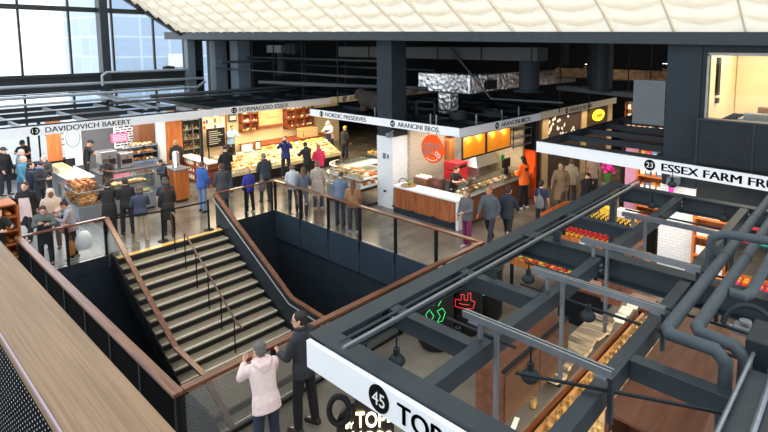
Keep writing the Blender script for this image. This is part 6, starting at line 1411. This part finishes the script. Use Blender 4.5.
P('person in navy jacket holding a phone up before the lit cheese', 285, 136, -40, 'phone', sc=1.04, tc=(40, 52, 110), leg=(34, 38, 52), hc=(84, 62, 46))
P('person in crimson jacket beside the curved glass case', 318, 144, 160, 'relax', sc=.98, tc=(196, 40, 84), leg=(48, 46, 52), hair='bob', hc=(150, 110, 80), skin=0)
P('person in dark jacket leaning to the cheese left of the crimson jacket', 305, 142, 175, 'work', sc=1.0, tc=(36, 38, 44), leg=(36, 40, 54), hc=(44, 34, 30))
P('person in pale grey jacket behind the far glass railing corner', 292, 164, 150, 'stand', sc=0.93, top='jacket', tc=(190, 196, 204), leg=(44, 48, 60), hc=(120, 92, 70))
P('person in slate jacket right of the pale grey jacket', 303, 167, 140, 'walk', sc=0.94, tc=(86, 96, 112), leg=(50, 56, 72), hair='long', hc=(96, 70, 52))
P('person in beige padded coat before the curved case', 317, 161, 150, 'stand', sc=0.96, top='coat', tc=(178, 168, 158), leg=(56, 66, 92), hc=(110, 86, 66), shoe=(200, 196, 190))
P('person in steel-blue jacket at the curved case', 341, 172, 120, 'look', sc=0.97, tc=(100, 116, 140), leg=(66, 72, 84), hair='short', hc=(70, 54, 44))
P('person in tan jacket between the curved case and glass railing', 353, 179, 130, 'stand', sc=0.94, tc=(150, 110, 78), leg=(70, 72, 80), hair='long', hc=(100, 66, 44), shoe=(190, 186, 180))
P('seller in light blue shirt behind the cheese ledge', 232, 125, 0, 'work', sc=1.05, top='jacket', tc=(150, 186, 216), leg=(50, 50, 56), hc=(104, 74, 50))
P('seller in white cap and pale pink shirt behind the curved case', 328, 121, -70, 'work', sc=1.04, top='jacket', tc=(232, 208, 206), leg=(40, 40, 50), hair='cap', hc=(236, 232, 226), apron=(40, 46, 70))
P('person in yellow beanie and black checked jacket behind the curved case', 345, 126, 100, 'stand', sc=1.0, tc=(34, 34, 36), leg=(36, 38, 46), hair='beanie', hc=(228, 200, 50))
P('bakery worker in black cap and black t-shirt reaching right', 90, 140, 80, 'work', sc=1.06, top='tee', tc=(28, 28, 30), leg=(36, 36, 40), hair='cap', hc=(24, 24, 26), skin=1)
PX_('bakery worker in black cap bending behind the cookie case', -21.4, 6.5, -30, 'look', sc=0.95, top='tee', tc=(30, 30, 34), leg=(36, 36, 40), hair='cap', hc=(24, 24, 26), skin=2)
PX_('dark-haired person in dark suit behind the long bakery case end', -19.7, 7.79, -80, 'look', sc=0.93, tc=(38, 46, 60), leg=(30, 32, 38), hc=(34, 28, 26))
P('person in black coat with red scarf by the orange end cabinet', 166, 181, 175, 'stand', sc=0.93, top='coat', tc=(30, 31, 34), leg=(28, 28, 32), hc=(32, 28, 28), scarf=(170, 36, 34), hair='hood')
P('leftmost black-coated person leaning to the long bakery case', 107, 181, 165, 'work', sc=0.95, top='coat', tc=(28, 30, 33), leg=(26, 26, 30), hc=(36, 30, 28))
P('tall person in black jacket second along the bakery queue', 124, 178, 175, 'relax', sc=0.98, tc=(26, 28, 34), leg=(32, 34, 42), hc=(34, 30, 28))
P('person in dusty navy jacket and beige trousers in the bakery queue', 139, 186, 170, 'wait', sc=0.93, tc=(52, 60, 84), leg=(176, 160, 136), hc=(70, 60, 56), hair='hood', shoe=(170, 160, 144))
PX_('person in dark blue coat and beige trousers right in the bakery queue', -16.7, 6.62, 160, 'look', sc=0.94, tc=(44, 54, 74), leg=(186, 168, 140), hc=(60, 50, 46), shoe=(170, 160, 144))
P('person in black padded jacket and dark cap at the far left edge', 3, 147, 30, 'stand', sc=1.06, tc=(26, 26, 32), leg=(40, 40, 50), hair='cap', hc=(60, 56, 56))
P('person in black cap and black t-shirt behind the left queue', 22, 140, -30, 'work', sc=1.05, top='tee', tc=(24, 24, 28), leg=(34, 34, 40), hair='cap', hc=(24, 24, 26), skin=1)
P('white-haired person in grey jacket at the back of the left queue', 21, 149, 60, 'relax', tc=(110, 114, 118), leg=(60, 62, 70), hc=(190, 184, 176))
P('grey-haired person in teal jacket in the left queue', 23, 156, 50, 'relax', sc=1.0, tc=(60, 116, 144), leg=(60, 70, 92), hc=(186, 178, 170))
P('dark-haired person in navy jacket seen from behind in the left queue', 30, 162, 85, 'stand', sc=1.0, tc=(34, 40, 56), leg=(36, 40, 52), hc=(40, 32, 30))
P('person in navy cap and black jacket with blue collar in the left queue', 40, 161, 40, 'wait', sc=1.05, tc=(32, 38, 46), leg=(34, 36, 44), hair='cap', hc=(28, 34, 48), scarf=(70, 120, 190))
P('grey-haired person with glasses facing out of the left queue', 43, 156, -40, 'wait', sc=0.96, tc=(46, 44, 46), leg=(40, 42, 50), hc=(140, 130, 124), glasses=True)
P('person in open black coat over white top near the left shelf', 24, 182, -30, 'walk', sc=1.02, top='coat', tc=(30, 30, 34), leg=(30, 30, 36), hc=(50, 40, 36), apron=(226, 206, 204))
P('person in beige hooded coat behind the two at the railing', 50, 189, -20, 'relax', sc=.98, top='hoodie', tc=(206, 182, 164), leg=(90, 80, 76), hair='hood', hc=(214, 192, 172), skin=2)
PX_('person in grey-green cardigan looking at a phone by the stair-head railing', -16.35, 3.42, -15, 'look', sc=0.93, tc=(92, 98, 96), leg=(34, 38, 46), hair='short', hc=(56, 40, 36), apron=(34, 38, 44))
PX_('person with hair bun in grey coat carrying bags at the stair-head railing', -16.3, 4.0, -110, 'look', sc=0.93, tc=(148, 144, 152), leg=(36, 34, 38), hair='bun', hc=(34, 26, 24), skin=1, apron=(34, 32, 36), shoe=(190, 180, 160))
PX_('person in black jacket resting arms on the railing at the left edge', -16.45, 2.45, 15, 'rail', sc=1.0, tc=(24, 24, 28), leg=(40, 36, 38), hc=(60, 44, 36))
PX_('person in black jacket far back between bakery and cheese stall', -22.4, 9.4, 170, 'stand', tc=(26, 28, 32), leg=(36, 36, 42), hc=(150, 120, 90))
PX_('worker in black t-shirt behind the side counter of the corner stall', -10.88, 13.7, -10, 'work', top='tee', sc=0.95, tc=(24, 24, 26), leg=(34, 34, 38), hc=(40, 32, 28))
P('long-haired person in bright orange hoodie at the side counter', 523, 156, 170, 'wait', sc=1.06, top='hoodie', tc=(244, 104, 28), leg=(24, 24, 28), hair='long', hc=(30, 24, 22), shoe=(210, 208, 204))
P('dark-haired person in navy t-shirt walking up the right aisle', 542, 180, 95, 'stand', sc=0.93, top='tee', tc=(36, 46, 78), leg=(44, 46, 56), hc=(34, 28, 26))
P('person in slate grey jacket walking out of the right aisle', 489, 186, -80, 'walk', sc=1.04, tc=(84, 92, 100), leg=(46, 48, 56), hc=(150, 92, 66), skin=1)
P('person in grey top and purple trousers beside the white counter end', 466, 189, -95, 'relax', sc=.98, tc=(98, 96, 100), leg=(116, 40, 84), hair='long', hc=(140, 100, 76), shoe=(190, 180, 180))
P('person in dark blue top stepping past the side counter', 509, 186, 100, 'walk', sc=1.0, tc=(40, 44, 58), leg=(30, 30, 36), hc=(44, 36, 34), shoe=(190, 100, 90))
P('person in brown coat walking deep in the right aisle', 561, 162, -80, 'walk', sc=1.04, top='coat', tc=(138, 112, 88), leg=(70, 60, 52), hc=(96, 70, 52))
P('person in cream jacket farther up the right aisle', 572, 158, 100, 'stand', sc=1.0, tc=(196, 176, 146), leg=(80, 70, 62), hc=(110, 84, 60))
P('person in beige shirt just inside the produce stall', 594, 152, 95, 'stand', sc=1.05, top='tee', tc=(212, 180, 152), leg=(60, 56, 54), hc=(60, 46, 40))
P('person in black cap and black jacket crouched over beside the beige shirt', 588, 173, 80, 'look', sc=.9, tc=(26, 26, 30), leg=(30, 30, 34), hair='cap', hc=(24, 24, 26))
# bags
def sack(name, lab, c, rx, ry, rz, m_, strap=None):
    t = thing(name, lab, 'bag', (c[0], c[1], c[2] - rz)); m = MB(); m.rings([[(c[0] + rx * k * math.cos(a) * (1 + .08 * math.sin(3 * a + z * 9)), c[1] + ry * k * math.sin(a) * (1 + .08 * math.cos(4 * a)), c[2] + rz * z) for a in [2 * PI * j / 14 for j in range(14)]] for z, k in ((-1, .3), (-.92, .8), (-.5, 1), (0, 1), (.5, .85), (.9, .5), (1, .2))])
    m.o('bag', m_, t, True)
    if strap:
        mm = MB(); mm.pipe([(c[0], c[1] - ry * .4, c[2] + rz * .7), strap, (c[0], c[1] + ry * .4, c[2] + rz * .7)], .012, 6); mm.o('strap', m_, t, True)
sack('carrier_bag', 'bulging white plastic bag carried at the stair-head railing', (-16.08, 4.2, .5), .14, .2, .26, mat('white_plastic', (244, 245, 246), .4, 0, .04), (-16.12, 4.12, .9))
sack('tote_bag', 'tan shopping bag hanging by the stair-head railing post', (-15.98, 3.88, .4), .07, .09, .2, mat('tan_leather', (190, 124, 60), .6), (-16.05, 3.9, .8))
sack('shoulder_bag', 'pinkish brown shoulder bag on the hair-bun person', (-16.02, 3.8, .95), .09, .13, .12, mat('pink_brown_leather', (176, 120, 104), .5), (-16.2, 3.9, 1.3))
sack('shoulder_bag', 'grey shoulder bag on the back of the navy t-shirt', (-7.52, 13.6, 1.08), .14, .09, .2, mat('grey_canvas', (110, 110, 116), .8), (-7.7, 13.85, 1.4))
sack('shoulder_bag', 'grey bag hanging beside the dark jacket and the blue fleece', (-16.55, 9.85, .75), .1, .14, .2, mat('grey_canvas', (110, 110, 116), .8), (-16.75, 9.95, 1.1))
pm = [q for q in bpy.data.objects if q.get('label', '').startswith('person in navy jacket holding a phone')][0]; d = Vector((math.cos(R(-40)), math.sin(R(-40)), 0)); c0 = pm.location + Vector((0, 0, 1.66)) + d * .30
ph = thing('smartphone', 'black phone held up by the navy-jacketed person', 'phone', c0)
MB().prism([(-.08, -.04), (.08, -.04), (.08, .04), (-.08, .04)], c0, d.cross(Z), Z, .01).o('case', BLACK, ph)

# ------------------------------------------------------------------ light
def area(name, loc, sx, sy, power, rgb, rot=(0, 0, 0)):
    l = bpy.data.lights.new(name, 'AREA'); l.shape = 'RECTANGLE'; l.size = sx; l.size_y = sy; l.energy = power; l.color = rgb
    o = bpy.data.objects.new(name, l); col.objects.link(o); o.location = loc; o.rotation_euler = rot; return o
WARM = (1, .78, .5); NEUT = (1, .93, .84)
area('bakery_light', (-22.6, 6.4, 2.8), 3.5, 5, 260, (1, .96, .92))
area('bakery_case_light', (-19.9, 6.6, 2.8), .6, 4, 90, (1, .88, .74))
area('cheese_light', (-22.6, 13.8, 2.8), 3.4, 6.5, 460, WARM)
area('cheese_case_light', (-20.3, 13.8, 2.75), .6, 6.5, 260, (1, .8, .55))
area('preserves_light', (-15.2, 15.4, 2.8), 3, 4.5, 260, (1, .82, .58))
area('corner_stall_light', (-11.4, 14.8, 2.8), 1.8, 3.2, 80, (1, .9, .76))
area('corner_counter_light', (-10.9, 12.8, 2.8), 2.6, .5, 30, (1, .94, .86))
area('side_counter_light', (-10.1, 14.8, 2.05), .4, 3, 50, (1, .86, .64))
area('aisle_light', (-9.4, 21, 2.8), 1.0, 6, 60, WARM)
area('aisle_end_light', (-8, 26.2, 2.8), 4, .8, 90, WARM)
area('produce_light', (-4.2, 13.6, 2.85), 4.0, 2.6, 130, (1, .88, .72))
area('produce_shelf_light', (-2.9, 11.4, 2.75), 1.6, .5, 40, (1, .85, .62))
area('bar_light', (-2.2, 6.6, 1.68),   .5, 4.5, 95, (1, .82, .58))
area('upper_room_light', (-1.7, 14.3, 5.85), 2, 2, 105, (1, .9, .72))
area('stair_fill', (-15.6, 6.2, 3.0), .8, 2.6, 60, (1, .8, .52))  # added fill lamp without a fixture, warms the stair head
for k, y in enumerate((13.3, 13.88, 14.65, 15.38)):
    l = bpy.data.lights.new('panel_lamp', 'POINT'); l.energy = 4.5; l.color = (1, .82, .5); l.shadow_soft_size = .02
    o = bpy.data.objects.new('panel_lamp', l); col.objects.link(o); o.location = (-9.84, y, 2.74)
w = bpy.data.worlds.new('sky'); scene.world = w; w.use_nodes = True
bg = w.node_tree.nodes['Background']; bg.inputs['Color'].default_value = (.86, .93, 1, 1); bg.inputs['Strength'].default_value = 2.2

# ------------------------------------------------------------------ camera
cd = bpy.data.cameras.new('camera'); cam = bpy.data.objects.new('camera', cd); col.objects.link(cam)
cd.sensor_width = 36; cd.sensor_fit = 'HORIZONTAL'; cd.lens = F / 768 * 36; cd.clip_end = 300; cd.clip_start = .05
cd.shift_x = (384 - PX) / 768; cd.shift_y = -(216 - PY) / 768
cam.matrix_world = Matrix.Translation(CAM) @ Matrix((RGT, UPV, -FWD)).transposed().to_4x4()
scene.camera = cam
scene.view_settings.view_transform = 'Standard'; scene.view_settings.look = 'None'; scene.view_settings.gamma = 1; scene.view_settings.exposure = 0
try: scene.view_settings.use_curve_mapping = False
except Exception: pass
